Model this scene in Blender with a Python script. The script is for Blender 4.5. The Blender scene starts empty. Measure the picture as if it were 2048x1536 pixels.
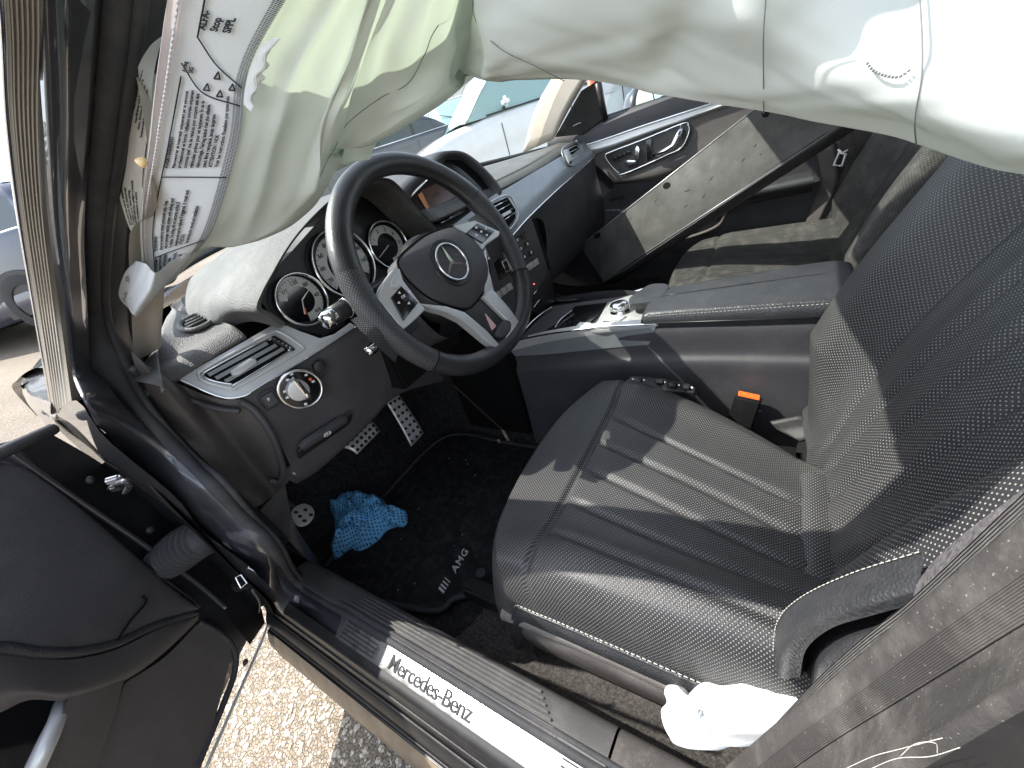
import bpy, bmesh, math, random
import numpy as np
from mathutils import Vector, Matrix

# ------------------------------------------------------------------ camera
SC = bpy.context.scene
COL = SC.collection
CX, CY, F = 1024.0, 768.0, 800.0
_dX = np.array([1600 - CX, 100 - CY, F]); _dY = np.array([-260 - CX, 715 - CY, F])
_X = _dX / np.linalg.norm(_dX); _Y = _dY - _X * (_dY @ _X); _Y /= np.linalg.norm(_Y); _Z = np.cross(_X, _Y)
AX = np.stack([_X, _Y, _Z])              # rows: world axes seen in the lens frame (x right, y down, z out)
CAM = np.array([-.84, -.41, .99])
cd = bpy.data.cameras.new('camera'); cam = bpy.data.objects.new('camera', cd); COL.objects.link(cam)
cd.sensor_width = 36; cd.lens = 36 * F / 2048; cd.clip_start = .01; cd.clip_end = 800
Rw = np.stack([AX[:, 0], -AX[:, 1], -AX[:, 2]], 1)
Mw = Matrix.Identity(4)
for i in range(3):
    for j in range(3): Mw[i][j] = float(Rw[i, j])
    Mw[i][3] = float(CAM[i])
cam.matrix_world = Mw
SC.camera = cam

# ------------------------------------------------------------------ light
SUN = Vector((-.32, .72, 1.0)).normalized()
wd = bpy.data.worlds.new('World'); SC.world = wd; wd.use_nodes = True
nt = wd.node_tree; bg = nt.nodes['Background']
sk = nt.nodes.new('ShaderNodeTexSky'); sk.sky_type = 'NISHITA'; sk.sun_disc = False
sk.sun_elevation = math.asin(SUN.z); sk.sun_rotation = math.atan2(SUN.x, SUN.y)
hs = nt.nodes.new('ShaderNodeHueSaturation'); hs.inputs['Saturation'].default_value = .5; nt.links.new(sk.outputs[0], hs.inputs['Color']); nt.links.new(hs.outputs[0], bg.inputs[0]); bg.inputs[1].default_value = .15
sl = bpy.data.lights.new('sun', 'SUN'); sl.energy = 2.6; sl.angle = math.radians(.5); sl.color = (1, .96, .89)
so = bpy.data.objects.new('sun', sl); COL.objects.link(so)
so.rotation_euler = (-SUN).to_track_quat('-Z', 'Y').to_euler(); so.location = (-2, 3, 8)
vs = SC.view_settings; vs.view_transform = 'Standard'; vs.look = 'None'; vs.gamma = 1; vs.use_curve_mapping = False
vs.exposure = 1.98
SC.cycles.max_bounces = 10; SC.cycles.transparent_max_bounces = 16; SC.cycles.diffuse_bounces = 5

# ------------------------------------------------------------------ geometry helpers
A3 = lambda *a: np.array(a, float)
def nrm(v): v = np.asarray(v, float); return v / np.linalg.norm(v)
def ray(px, py): return AX @ np.array([px - CX, py - CY, F])
def P(px, py, x=None, y=None, z=None):   # the point of a real plane x=, y= or z= that the survey pixel shows
    d = ray(px, py); i, v = (0, x) if x is not None else (1, y) if y is not None else (2, z)
    return CAM + d * ((v - CAM[i]) / d[i])
def PP(px, py, pl):
    d = ray(px, py); P0, n = pl
    return CAM + d * (((P0 - CAM) @ n) / (d @ n))
def plane3(a, b, c):
    n = nrm(np.cross(b - a, c - a))
    if n @ (CAM - a) < 0: n = -n
    return (a, n)
def shift(pl, d): return (pl[0] + pl[1] * d, pl[1])

def tag(o, label=None, cat=None, group=None, kind=None):
    for k, v in (('label', label), ('category', cat), ('group', group), ('kind', kind)):
        if v: o[k] = v
    return o
def empty(name, loc=(0, 0, 0), rz=0):
    o = bpy.data.objects.new(name, None); COL.objects.link(o); o.location = loc; o.rotation_euler.z = rz; o.empty_display_size = .1
    return o
def obj(name, verts, faces, mat=None, parent=None, smooth=True, uv=None, edges=(), base=False):
    me = bpy.data.meshes.new(name)
    V = np.asarray(verts, float).reshape(-1, 3); off = None
    if base:
        off = np.array([(V[:, 0].min() + V[:, 0].max()) / 2, (V[:, 1].min() + V[:, 1].max()) / 2, V[:, 2].min()]); V = V - off
    me.from_pydata(V.tolist(), list(edges), [tuple(f) for f in faces])
    if uv is not None:
        l = me.uv_layers.new(name='UV'); idx = np.zeros(len(me.loops), int); me.loops.foreach_get('vertex_index', idx)
        l.data.foreach_set('uv', np.asarray(uv, float)[idx].ravel())
    o = bpy.data.objects.new(name, me); COL.objects.link(o)
    if mat: me.materials.append(mat)
    if smooth: me.polygons.foreach_set('use_smooth', [True] * len(me.polygons))
    if off is not None: o.location = off
    if parent: o.parent = parent
    return o
def from_bm(name, bm, mat, parent=None, smooth=False, auto=None):
    me = bpy.data.meshes.new(name); bm.normal_update(); bm.to_mesh(me); bm.free()
    o = bpy.data.objects.new(name, me); COL.objects.link(o); me.materials.append(mat)
    if smooth:
        me.polygons.foreach_set('use_smooth', [True] * len(me.polygons))
        if auto: me.set_sharp_from_angle(angle=math.radians(auto))
    if parent: o.parent = parent
    return o

def cr(pts, n, closed=False):
    """Catmull-Rom through pts, n samples"""
    p = np.asarray(pts, float); k = len(p)
    if k < 3 and not closed:
        t = np.linspace(0, 1, n).reshape(-1, *([1] * (p.ndim - 1))); return p[0] * (1 - t) + p[-1] * t
    if closed: q = np.concatenate([p[-1:], p, p[:2]]); seg = k
    else: q = np.concatenate([2 * p[:1] - p[1:2], p, 2 * p[-1:] - p[-2:-1]]); seg = k - 1
    t = np.linspace(0, seg, n, endpoint=not closed); i = np.minimum(t.astype(int), seg - 1); f = (t - i)
    f = f.reshape(-1, *([1] * (p.ndim - 1)))
    a, b, c, d = q[i], q[i + 1], q[i + 2], q[i + 3]
    return .5 * (2 * b + (c - a) * f + (2 * a - 5 * b + 4 * c - d) * f ** 2 + (3 * b - a - 3 * c + d) * f ** 3)
def lin(pts, n):
    p = np.asarray(pts, float); t = np.linspace(0, len(p) - 1, n); i = np.minimum(t.astype(int), len(p) - 2); f = (t - i).reshape(-1, *([1] * (p.ndim - 1)))
    return p[i] * (1 - f) + p[i + 1] * f
def grid_obj(name, G, mat, parent=None, cu=False, cv=False, flip=False, uv=True, thick=0, base=False, smooth=True):
    nu, nv = G.shape[:2]; F_ = []
    for i in range(nu if cu else nu - 1):
        for j in range(nv if cv else nv - 1):
            a, b, c, d = i * nv + j, i * nv + (j + 1) % nv, ((i + 1) % nu) * nv + (j + 1) % nv, ((i + 1) % nu) * nv + j
            F_.append((a, d, c, b) if flip else (a, b, c, d))
    u = None
    if uv:
        du = np.concatenate([[0], np.cumsum(np.linalg.norm(np.diff(G, axis=0), axis=2).mean(1))])
        dv = np.concatenate([[0], np.cumsum(np.linalg.norm(np.diff(G, axis=1), axis=2).mean(0))])
        u = np.stack(np.meshgrid(du, dv, indexing='ij'), 2).reshape(-1, 2)
    o = obj(name, G.reshape(-1, 3), F_, mat, parent, smooth, u, base=base)
    if thick:
        m = o.modifiers.new('thickness', 'SOLIDIFY'); m.thickness = thick; m.offset = -1
    return o
def loft(name, rows, mat, parent=None, nu=24, nv=24, lu=False, lv=False, **k):
    R = np.stack([(lin if lv else cr)(r, nv) for r in rows])
    return grid_obj(name, (lin if lu else cr)(R, nu), mat, parent, **k)

def sweep(pts, r, seg=8, closed=False):
    p = np.asarray(pts, float); n = len(p); r = np.broadcast_to(np.asarray(r, float), (n,))
    T = np.gradient(p, axis=0) if not closed else np.roll(p, -1, 0) - np.roll(p, 1, 0)
    T /= np.linalg.norm(T, axis=1)[:, None] + 1e-12
    up = np.array([0, 0, 1.]) if abs(T[0] @ [0, 0, 1.]) < .9 else np.array([1., 0, 0])
    u = nrm(np.cross(T[0], up)); V = []
    for i in range(n):
        u = u - T[i] * (u @ T[i]); u = nrm(u); w = np.cross(T[i], u)
        for a in range(seg):
            th = 2 * math.pi * a / seg; V.append(p[i] + r[i] * (math.cos(th) * u + math.sin(th) * w))
    Fc = []
    for i in range(n if closed else n - 1):
        for a in range(seg):
            j = (i + 1) % n; b = (a + 1) % seg
            Fc.append((i * seg + a, i * seg + b, j * seg + b, j * seg + a))
    if not closed:
        Fc.append(tuple(range(seg))[::-1]); Fc.append(tuple((n - 1) * seg + a for a in range(seg)))
    return V, Fc
def tube(name, pts, r, mat, parent=None, seg=8, closed=False, n=None, base=False):
    if n: pts = cr(pts, n, closed)
    V, Fc = sweep(pts, r, seg, closed)
    return obj(name, V, Fc, mat, parent, base=base)
def stitches(name, pts, mat, parent, step=.006, ln=.0042, r=.0006):
    p = cr(pts, 400) if len(pts) < 200 else np.asarray(pts)
    s = np.concatenate([[0], np.cumsum(np.linalg.norm(np.diff(p, axis=0), axis=1))]); V, Fc = [], []
    at = lambda q: np.array([np.interp(q, s, p[:, k]) for k in range(3)])
    q = 0
    while q + ln < s[-1]:
        v, f = sweep([at(q), at(q + ln * .5) * 1., at(q + ln)], r, 4); o = len(V); V += list(v); Fc += [tuple(i + o for i in g) for g in f]; q += step
    return tag(obj(name, V, Fc, mat, parent), kind='stuff')
def prism(name, pts, n, thick, mat, parent=None, bev=0, seg=2, smooth=True, base=False):
    """solid slab: front outline pts, extruded backwards along -n"""
    bm = bmesh.new(); off = np.zeros(3)
    pts = np.asarray(pts, float)
    if base: off = pts.mean(0) - nrm(n) * thick; pts = pts - off
    vs = [bm.verts.new(p) for p in pts]; f = bm.faces.new(vs); f.normal_update()
    if f.normal.dot(Vector(n)) < 0: f.normal_flip()
    r = bmesh.ops.extrude_face_region(bm, geom=[f])
    bmesh.ops.translate(bm, verts=[v for v in r['geom'] if isinstance(v, bmesh.types.BMVert)], vec=Vector(nrm(n) * thick))
    # f is the back now; move everything so that the front lies on the outline
    bmesh.ops.translate(bm, verts=bm.verts[:], vec=Vector(-nrm(n) * thick))
    bmesh.ops.recalc_face_normals(bm, faces=bm.faces[:])
    if bev:
        nn = Vector(nrm(n)); front = [fc for fc in bm.faces if fc.normal.dot(nn) > .99]
        es = {e for fc in front for e in fc.edges}
        bmesh.ops.bevel(bm, geom=list(es), offset=bev, segments=seg, affect='EDGES', profile=.6)
    o = from_bm(name, bm, mat, parent, smooth, 40)
    if base: o.location = off
    return o
def plate(name, pix, pl, mat, parent=None, thick=.004, rise=.002, bev=.0008, sm=0, seg=2):
    pl = shift(pl, rise); pts = np.array([PP(a, b, pl) for a, b in pix])
    if sm: pts = cr(pts, sm, True)
    return prism(name, pts, pl[1], thick, mat, parent, bev, seg)
def frame(name, pix, pl, mat, parent=None, w=.004, thick=.004, rise=.003, sm=0, closed=True, flat=1.):
    """raised rim along an outline"""
    pl = shift(pl, rise); pts = np.array([PP(a, b, pl) for a, b in pix])
    if sm: pts = cr(pts, sm, closed)
    V, Fc = sweep(pts, w / 2, 8, closed)
    V = np.array(V)
    return obj(name, V, Fc, mat, parent)
def dome(name, pix, pl, mat, parent=None, h=.01, skirt=.02, sm=48, rings=10, pw=2.4, rise=0, base=False):
    pl = shift(pl, rise); pts = cr(np.array([PP(a, b, pl) for a, b in pix]), sm, True); c = pts.mean(0); n = pl[1]
    G = [pts - n * skirt]
    for k in range(rings + 1):
        s = 1 - k / rings * .98; G.append(c + (pts - c) * s + n * h * (1 - s ** pw))
    G.append(np.repeat((c + n * h)[None], sm, 0))
    return grid_obj(name, np.stack(G), mat, parent, cv=True, base=base)
def box(name, c, s, mat, parent=None, bev=.002, rot=None, seg=2, base=False):
    bm = bmesh.new(); bmesh.ops.create_cube(bm, size=1)
    for v in bm.verts: v.co = Vector((v.co.x * s[0], v.co.y * s[1], v.co.z * s[2]))
    if bev: bmesh.ops.bevel(bm, geom=bm.edges[:], offset=min(bev, min(s) * .45), segments=seg, affect='EDGES')
    M = (rot.to_4x4() if rot is not None else Matrix.Identity(4))
    bmesh.ops.transform(bm, matrix=(Matrix.Translation(c) @ M) if not base else M, verts=bm.verts[:])
    o = from_bm(name, bm, mat, parent, True, 40)
    if base: o.location = c
    return o
def lathe(name, prof, O, ax, mat, parent=None, seg=32, e1=None, base=False):
    """prof: (radius, height along ax)"""
    ax = nrm(ax); u = nrm(np.cross(ax, [0, 0, 1.] if abs(ax[2]) < .9 else [1., 0, 0])); w = np.cross(ax, u)
    G = np.array([[O + ax * h + r * (math.cos(t) * u + math.sin(t) * w) for t in np.linspace(0, 2 * math.pi, seg, endpoint=False)] for r, h in prof])
    return grid_obj(name, G, mat, parent, cv=True, base=base, uv=False)
def text(name, s, O, ex, ey, size, mat, parent=None, depth=.0003, align='LEFT', fn=None, bold=0, shear=0, kind=None, space=1.0, linesp=1.0):
    cu = bpy.data.curves.new(name, 'FONT'); cu.body = s; cu.size = size; cu.extrude = depth; cu.align_x = align; cu.resolution_u = 3
    cu.offset = bold; cu.shear = shear; cu.space_character = space; cu.space_line = linesp
    t = bpy.data.objects.new(name, cu); me = bpy.data.meshes.new_from_object(t); bpy.data.objects.remove(t); bpy.data.curves.remove(cu)
    co = np.zeros(len(me.vertices) * 3); me.vertices.foreach_get('co', co); co = co.reshape(-1, 3)
    if fn is not None: q = np.array([fn(a, b, c) for a, b, c in co])
    else:
        ex = nrm(ex); ey = nrm(np.asarray(ey) - ex * (ex @ np.asarray(ey))); n = np.cross(ex, ey)
        q = np.asarray(O) + co[:, :1] * ex + co[:, 1:2] * ey + co[:, 2:] * n
    me.vertices.foreach_set('co', q.ravel()); me.update(); me.name = name
    o = bpy.data.objects.new(name, me); COL.objects.link(o); me.materials.clear(); me.materials.append(mat)
    if parent: o.parent = parent
    return o
def ptext(name, s, pa, pb, pl, size, mat, parent=None, rise=.003, **k):
    """lettering on a plane, baseline from pixel pa towards pixel pb"""
    pl = shift(pl, rise); a, b = PP(*pa, pl), PP(*pb, pl); ex = nrm(b - a); return text(name, s, a, ex, np.cross(pl[1], ex), size, mat, parent, **k)

# ------------------------------------------------------------------ materials
MATS = {}
def mat(name, col, rough=.5, metal=0., spec=.5, var=0., vscale=8., bump=None, rvar=0., coat=0., trans=None, dust=0., dots=None, aniso=None):
    m = bpy.data.materials.new(name); m.use_nodes = True; t = m.node_tree; N = t.nodes; L = t.links
    b = N['Principled BSDF']; b.inputs['Roughness'].default_value = rough; b.inputs['Metallic'].default_value = metal
    b.inputs['Specular IOR Level'].default_value = spec; b.inputs['Coat Weight'].default_value = coat; b.inputs['Coat Roughness'].default_value = .03
    c = (*col, 1) if len(col) == 3 else col
    tc = N.new('ShaderNodeTexCoord'); src = tc.outputs['Object']
    colout = None
    def mix(fac, a, bb):
        n = N.new('ShaderNodeMix'); n.data_type = 'RGBA'
        if isinstance(fac, float): n.inputs[0].default_value = fac
        else: L.new(fac, n.inputs[0])
        for k, v in ((6, a), (7, bb)):
            if isinstance(v, tuple): n.inputs[k].default_value = v
            else: L.new(v, n.inputs[k])
        return n.outputs[2]
    def noise(scale, detail=4, rough_=.6):
        n = N.new('ShaderNodeTexNoise'); n.inputs['Scale'].default_value = scale; n.inputs['Detail'].default_value = detail; n.inputs['Roughness'].default_value = rough_
        L.new(src, n.inputs['Vector']); return n.outputs['Fac']
    def ramp(v, a, b_):
        n = N.new('ShaderNodeMapRange'); n.inputs[1].default_value = a; n.inputs[2].default_value = b_; L.new(v, n.inputs[0]); return n.outputs[0]
    colout = c
    if var:
        f = ramp(noise(vscale), .3, .7)
        colout = mix(f, tuple(x * (1 - var) for x in c[:3]) + (1,), tuple(min(1, x * (1 + var)) for x in c[:3]) + (1,))
    if dust:
        f = ramp(noise(vscale * 2.3 + 3, 8, .7), .48, .78); g = N.new('ShaderNodeMath'); g.operation = 'MULTIPLY'; L.new(f, g.inputs[0]); g.inputs[1].default_value = dust
        colout = mix(g.outputs[0], colout, (.42, .39, .35, 1))
        f2 = ramp(noise(900, 2, .5), .68, .74); g2 = N.new('ShaderNodeMath'); g2.operation = 'MULTIPLY'; L.new(f2, g2.inputs[0]); g2.inputs[1].default_value = min(1, dust * 1.5)
        colout = mix(g2.outputs[0], colout, (.5, .47, .42, 1))
    rout = None
    if dots:
        sp, rad, dc, ds = dots
        uvn = N.new('ShaderNodeUVMap') ; fs = []
        for offx in (0., .5):
            mp = N.new('ShaderNodeMapping'); mp.inputs['Scale'].default_value = (1 / sp, 1 / sp, 1); mp.inputs['Location'].default_value = (offx, offx, 0)
            L.new(uvn.outputs[0], mp.inputs[0])
            fr = N.new('ShaderNodeVectorMath'); fr.operation = 'FRACTION'; L.new(mp.outputs[0], fr.inputs[0])
            sb = N.new('ShaderNodeVectorMath'); sb.operation = 'SUBTRACT'; L.new(fr.outputs[0], sb.inputs[0]); sb.inputs[1].default_value = (.5, .5, 0)
            ln = N.new('ShaderNodeVectorMath'); ln.operation = 'LENGTH'; L.new(sb.outputs[0], ln.inputs[0])
            mr = N.new('ShaderNodeMapRange'); mr.inputs[1].default_value = rad; mr.inputs[2].default_value = rad * .7; L.new(ln.outputs['Value'], mr.inputs[0]); fs.append(mr.outputs[0])
        mx = N.new('ShaderNodeMath'); mx.operation = 'MAXIMUM'; L.new(fs[0], mx.inputs[0]); L.new(fs[1], mx.inputs[1])
        colout = mix(mx.outputs[0], colout, (*dc, 1))
        sp_ = N.new('ShaderNodeMapRange'); sp_.inputs[3].default_value = spec; sp_.inputs[4].default_value = ds; L.new(mx.outputs[0], sp_.inputs[0]); L.new(sp_.outputs[0], b.inputs['Specular IOR Level'])
        dotfac = mx.outputs[0]
    if isinstance(colout, tuple): b.inputs['Base Color'].default_value = colout
    else: L.new(colout, b.inputs['Base Color'])
    if rvar:
        n = N.new('ShaderNodeMapRange'); n.inputs[1].default_value = .3; n.inputs[2].default_value = .7; n.inputs[3].default_value = max(.02, rough - rvar); n.inputs[4].default_value = min(1, rough + rvar)
        L.new(noise(vscale * 1.7 + 1, 6), n.inputs[0]); L.new(n.outputs[0], b.inputs['Roughness'])
    prev = None
    if bump:
        for (sc, st, kind) in bump:
            bn = N.new('ShaderNodeBump'); bn.inputs['Strength'].default_value = st; bn.inputs['Distance'].default_value = .001
            if kind == 'v':
                v = N.new('ShaderNodeTexVoronoi'); v.inputs['Scale'].default_value = sc; L.new(src, v.inputs['Vector']); L.new(v.outputs['Distance'], bn.inputs['Height'])
            elif kind == 'w':
                uvn = N.new('ShaderNodeUVMap'); w = N.new('ShaderNodeTexWave'); w.inputs['Scale'].default_value = sc; w.inputs['Distortion'].default_value = 1; L.new(uvn.outputs[0], w.inputs['Vector']); L.new(w.outputs['Fac'], bn.inputs['Height'])
            else: L.new(noise(sc, 5), bn.inputs['Height'])
            if prev: L.new(prev, bn.inputs['Normal'])
            prev = bn.outputs[0]
    if dots:
        bn = N.new('ShaderNodeBump'); bn.invert = True; bn.inputs['Strength'].default_value = .6; bn.inputs['Distance'].default_value = .0008; L.new(dotfac, bn.inputs['Height'])
        if prev: L.new(prev, bn.inputs['Normal'])
        prev = bn.outputs[0]
    if prev: L.new(prev, b.inputs['Normal'])
    if trans:
        o = N['Material Output']; tr = N.new('ShaderNodeBsdfTranslucent'); tr.inputs[0].default_value = (*trans[1], 1); ms = N.new('ShaderNodeMixShader'); ms.inputs[0].default_value = trans[0]
        L.new(b.outputs[0], ms.inputs[1]); L.new(tr.outputs[0], ms.inputs[2]); L.new(ms.outputs[0], o.inputs[0])
    MATS[name] = m
    return m
def glass_mat(name, tint=(.93, .97, .95), ior=1.5, dirt=0.):
    m = bpy.data.materials.new(name); m.use_nodes = True; N = m.node_tree.nodes; L = m.node_tree.links; N.remove(N['Principled BSDF'])
    tr = N.new('ShaderNodeBsdfTransparent'); tr.inputs[0].default_value = (*tint, 1); gl = N.new('ShaderNodeBsdfGlossy'); gl.inputs['Roughness'].default_value = .01
    fr = N.new('ShaderNodeFresnel'); fr.inputs[0].default_value = ior; ms = N.new('ShaderNodeMixShader')
    L.new(fr.outputs[0], ms.inputs[0]); L.new(tr.outputs[0], ms.inputs[1]); L.new(gl.outputs[0], ms.inputs[2])
    out = ms.outputs[0]
    if dirt:
        df = N.new('ShaderNodeBsdfDiffuse'); df.inputs[0].default_value = (.6, .57, .5, 1); m2 = N.new('ShaderNodeMixShader'); m2.inputs[0].default_value = dirt
        L.new(out, m2.inputs[1]); L.new(df.outputs[0], m2.inputs[2]); out = m2.outputs[0]
    L.new(out, N['Material Output'].inputs[0]); return m
def emit_mat(name, col, s):
    m = bpy.data.materials.new(name); m.use_nodes = True; b = m.node_tree.nodes['Principled BSDF']; b.inputs['Base Color'].default_value = (.01, .01, .01, 1)
    b.inputs['Emission Color'].default_value = (*col, 1); b.inputs['Emission Strength'].default_value = s; return m

m_perf = mat('perforated leather', (.024, .024, .026), .45, spec=.42, var=.2, vscale=14, bump=[(700, .25, 'v')], rvar=.06, dots=(.0048, .155, (.27, .26, .24), .1))
m_perf_far = mat('fine perforated leather', (.032, .031, .029), .6, spec=.35, var=.3, vscale=12, dust=.18, dots=(.0058, .16, (.12, .115, .105), .1))
m_leather = mat('smooth black leather', (.026, .027, .03), .42, spec=.55, var=.25, vscale=10, bump=[(420, .5, 'v'), (60, .25, 'n')], rvar=.08, dust=.05)
m_wheel = mat('worn wheel leather', (.02, .02, .022), .36, spec=.5, var=.2, vscale=20, bump=[(600, .3, 'v')], rvar=.08)
m_grip = mat('perforated grip leather', (.02, .02, .023), .42, spec=.5, bump=[(600, .25, 'v')], dots=(.0042, .24, (.10, .10, .10), .1))
m_soft = mat('dark soft plastic', (.048, .046, .051), .55, spec=.4, var=.15, vscale=5, bump=[(900, .35, 'v')], rvar=.08, dust=.06)
m_softtop = mat('dash top skin', (.075, .073, .070), .6, spec=.4, var=.12, vscale=5, bump=[(520, .8, 'v')], rvar=.06, dust=.22)
m_plastic = mat('hard grey plastic', (.05, .047, .047), .5, spec=.4, var=.2, vscale=6, bump=[(1100, .3, 'v')], rvar=.1, dust=.12)
m_dusty = mat('dusty pillar plastic', (.046, .042, .040), .75, spec=.25, var=.25, vscale=9, bump=[(500, .5, 'n')], dust=.2)
m_black = mat('black plastic', (.012, .012, .013), .4, spec=.5, rvar=.08, dust=.03)
m_gloss = mat('gloss black', (.006, .006, .007), .12, spec=.6)
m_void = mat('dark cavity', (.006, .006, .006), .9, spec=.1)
m_rubber = mat('door seal rubber', (.032, .032, .035), .72, spec=.3, var=.2, bump=[(300, .3, 'n')], dust=.08)
m_silver = mat('brushed silver trim', (.50, .50, .49), .40, metal=.45, var=.05, vscale=20, rvar=.06)
m_scuff = mat('worn scuff plate', (.42, .42, .42), .30, metal=.9, var=.1, vscale=30, rvar=.08)
m_silverd = mat('dark brushed trim', (.26, .27, .28), .38, metal=.5, var=.06, vscale=30, rvar=.06)
m_chrome = mat('chrome', (.75, .75, .76), .12, metal=1)
m_steel = mat('pedal steel', (.62, .60, .57), .35, metal=.35, var=.1, rvar=.08)
m_paint = mat('dark blue paint', (.030, .031, .038), .35, spec=.4, coat=1., rvar=.06, dust=.06)
m_carpet = mat('black carpet', (.022, .021, .021), .95, spec=.1, var=.4, vscale=60, bump=[(900, 1., 'n')], dust=.12)
m_carpetg = mat('grey loop carpet', (.055, .05, .047), .95, spec=.1, var=.5, vscale=150, bump=[(420, 1., 'n')], dust=.25)
m_mat = mat('mat velour', (.014, .014, .015), .95, spec=.1, var=.3, vscale=25, bump=[(900, .7, 'n')], dust=.08)
m_bag = mat('airbag cloth', (.60, .62, .585), .75, spec=.15, var=.04, vscale=6, bump=[(38, .25, 'n')], trans=(.26, (.55, .66, .50)))
m_label = mat('printed label cloth', (.9, .9, .91), .7, spec=.2, bump=[(450, .6, 'w'), (30, .3, 'n')], trans=(.25, (.7, .75, .7)))
m_white = mat('white bag cloth', (.85, .86, .86), .7, spec=.2, bump=[(60, .5, 'n')])
m_ink = mat('black ink', (.02, .02, .024), .8, spec=.2)
m_thread = mat('pale thread', (.45, .43, .38), .8)
m_seam = mat('airbag seam thread', (.12, .13, .12), .8)
m_beige = mat('beige pillar trim', (.42, .37, .32), .7, spec=.3, var=.06, bump=[(900, .3, 'v')])
m_cloth = mat('blue wiping cloth', (.075, .29, .56), .9, spec=.1, var=.25, vscale=30, bump=[(220, .5, 'n')], dots=None)
m_orange = mat('orange buckle button', (.85, .16, .03), .4)
m_orange_ = None
m_glow = emit_mat('screen glow', (.9, .35, .12), .05)
m_lit = emit_mat('tiny red light', (1, .05, .03), 4)
m_mark = mat('white marking', (.7, .7, .7), .6)
m_dial = mat('silver dial ring', (.5, .5, .48), .5, metal=.3)
m_screen = mat('display face', (.07, .035, .025), .15, spec=.6)
m_panelbrown = mat('warm dark plastic', (.075, .065, .061), .55, spec=.4, var=.15, vscale=4, bump=[(800, .3, 'v')], dust=.05)
m_taupe = mat('taupe seat base plastic', (.11, .10, .092), .6, spec=.3, var=.2, vscale=9, bump=[(700, .4, 'v')], dust=.2)
m_webbing = mat('belt webbing', (.09, .085, .082), .8, spec=.2, var=.2, vscale=80, bump=[(160, 1., 'w')], dust=.15)
m_ribbed = mat('ribbed pillar moulding', (.26, .235, .195), .35, spec=.5, metal=.5, var=.1)  # tan base colour carries the brownish reflections along the ribs
m_weave = mat('woven grey lining', (.10, .092, .095), .9, spec=.1, var=.5, vscale=350, bump=[(600, 1., 'n')])
m_wind = glass_mat('windscreen glass', (.92, .97, .94), 1.45, .03)
m_side = glass_mat('side glass', (.8, .86, .84), 1.45)

# ------------------------------------------------------------------ ground (the yard rises away from the car)
GX, GY = .02, .09
def gz(x, y):
    d = max(0, math.hypot(x + .9, y - .3) - 2.0); k = d / (d + 1.2) if d > 0 else 0
    return .09 + (GX * (x + .87) + GY * (y - .4)) * k
xs = np.concatenate([-np.geomspace(240, 3, 24), np.linspace(-2.8, 2.8, 57), np.geomspace(3, 240, 24)])
G = np.array([[(x, y, gz(x, y)) for y in xs] for x in xs])
def ground_mat():
    m = bpy.data.materials.new('exposed aggregate asphalt'); m.use_nodes = True; N = m.node_tree.nodes; L = m.node_tree.links; b = N['Principled BSDF']
    tc = N.new('ShaderNodeTexCoord'); v = N.new('ShaderNodeTexVoronoi'); v.inputs['Scale'].default_value = 150; L.new(tc.outputs['Object'], v.inputs['Vector'])
    v2 = N.new('ShaderNodeTexVoronoi'); v2.inputs['Scale'].default_value = 150; v2.feature = 'DISTANCE_TO_EDGE'; L.new(tc.outputs['Object'], v2.inputs['Vector'])
    r = N.new('ShaderNodeValToRGB'); e = r.color_ramp.elements; e[0].color = (.24, .19, .14, 1); e[1].color = (.60, .54, .45, 1)
    for p, c in ((.3, (.31, .25, .18, 1)), (.6, (.36, .29, .21, 1)), (.85, (.33, .29, .25, 1))): q = e.new(p); q.color = c
    sp = N.new('ShaderNodeSeparateColor'); L.new(v.outputs['Color'], sp.inputs[0]); L.new(sp.outputs[0], r.inputs[0])
    mr = N.new('ShaderNodeMapRange'); mr.inputs[1].default_value = .0; mr.inputs[2].default_value = .1; L.new(v2.outputs['Distance'], mr.inputs[0])
    mx = N.new('ShaderNodeMix'); mx.data_type = 'RGBA'; mx.inputs[6].default_value = (.19, .155, .115, 1); L.new(mr.outputs[0], mx.inputs[0]); L.new(r.outputs[0], mx.inputs[7])
    n = N.new('ShaderNodeTexNoise'); n.inputs['Scale'].default_value = 1.1; L.new(tc.outputs['Object'], n.inputs['Vector'])
    m2 = N.new('ShaderNodeMix'); m2.data_type = 'RGBA'; m2.blend_type = 'MULTIPLY'; m2.inputs[0].default_value = .5; L.new(mx.outputs[2], m2.inputs[6]); L.new(n.outputs['Fac'], m2.inputs[7])
    L.new(m2.outputs[2], b.inputs['Base Color']); b.inputs['Roughness'].default_value = .85
    bp = N.new('ShaderNodeBump'); bp.inputs['Strength'].default_value = .9; bp.inputs['Distance'].default_value = .002; L.new(mr.outputs[0], bp.inputs['Height']); L.new(bp.outputs[0], b.inputs['Normal'])
    return m
tag(grid_obj('ground', G, ground_mat(), uv=False, flip=True), 'tan asphalt yard with pale exposed stones', kind='structure')
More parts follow.
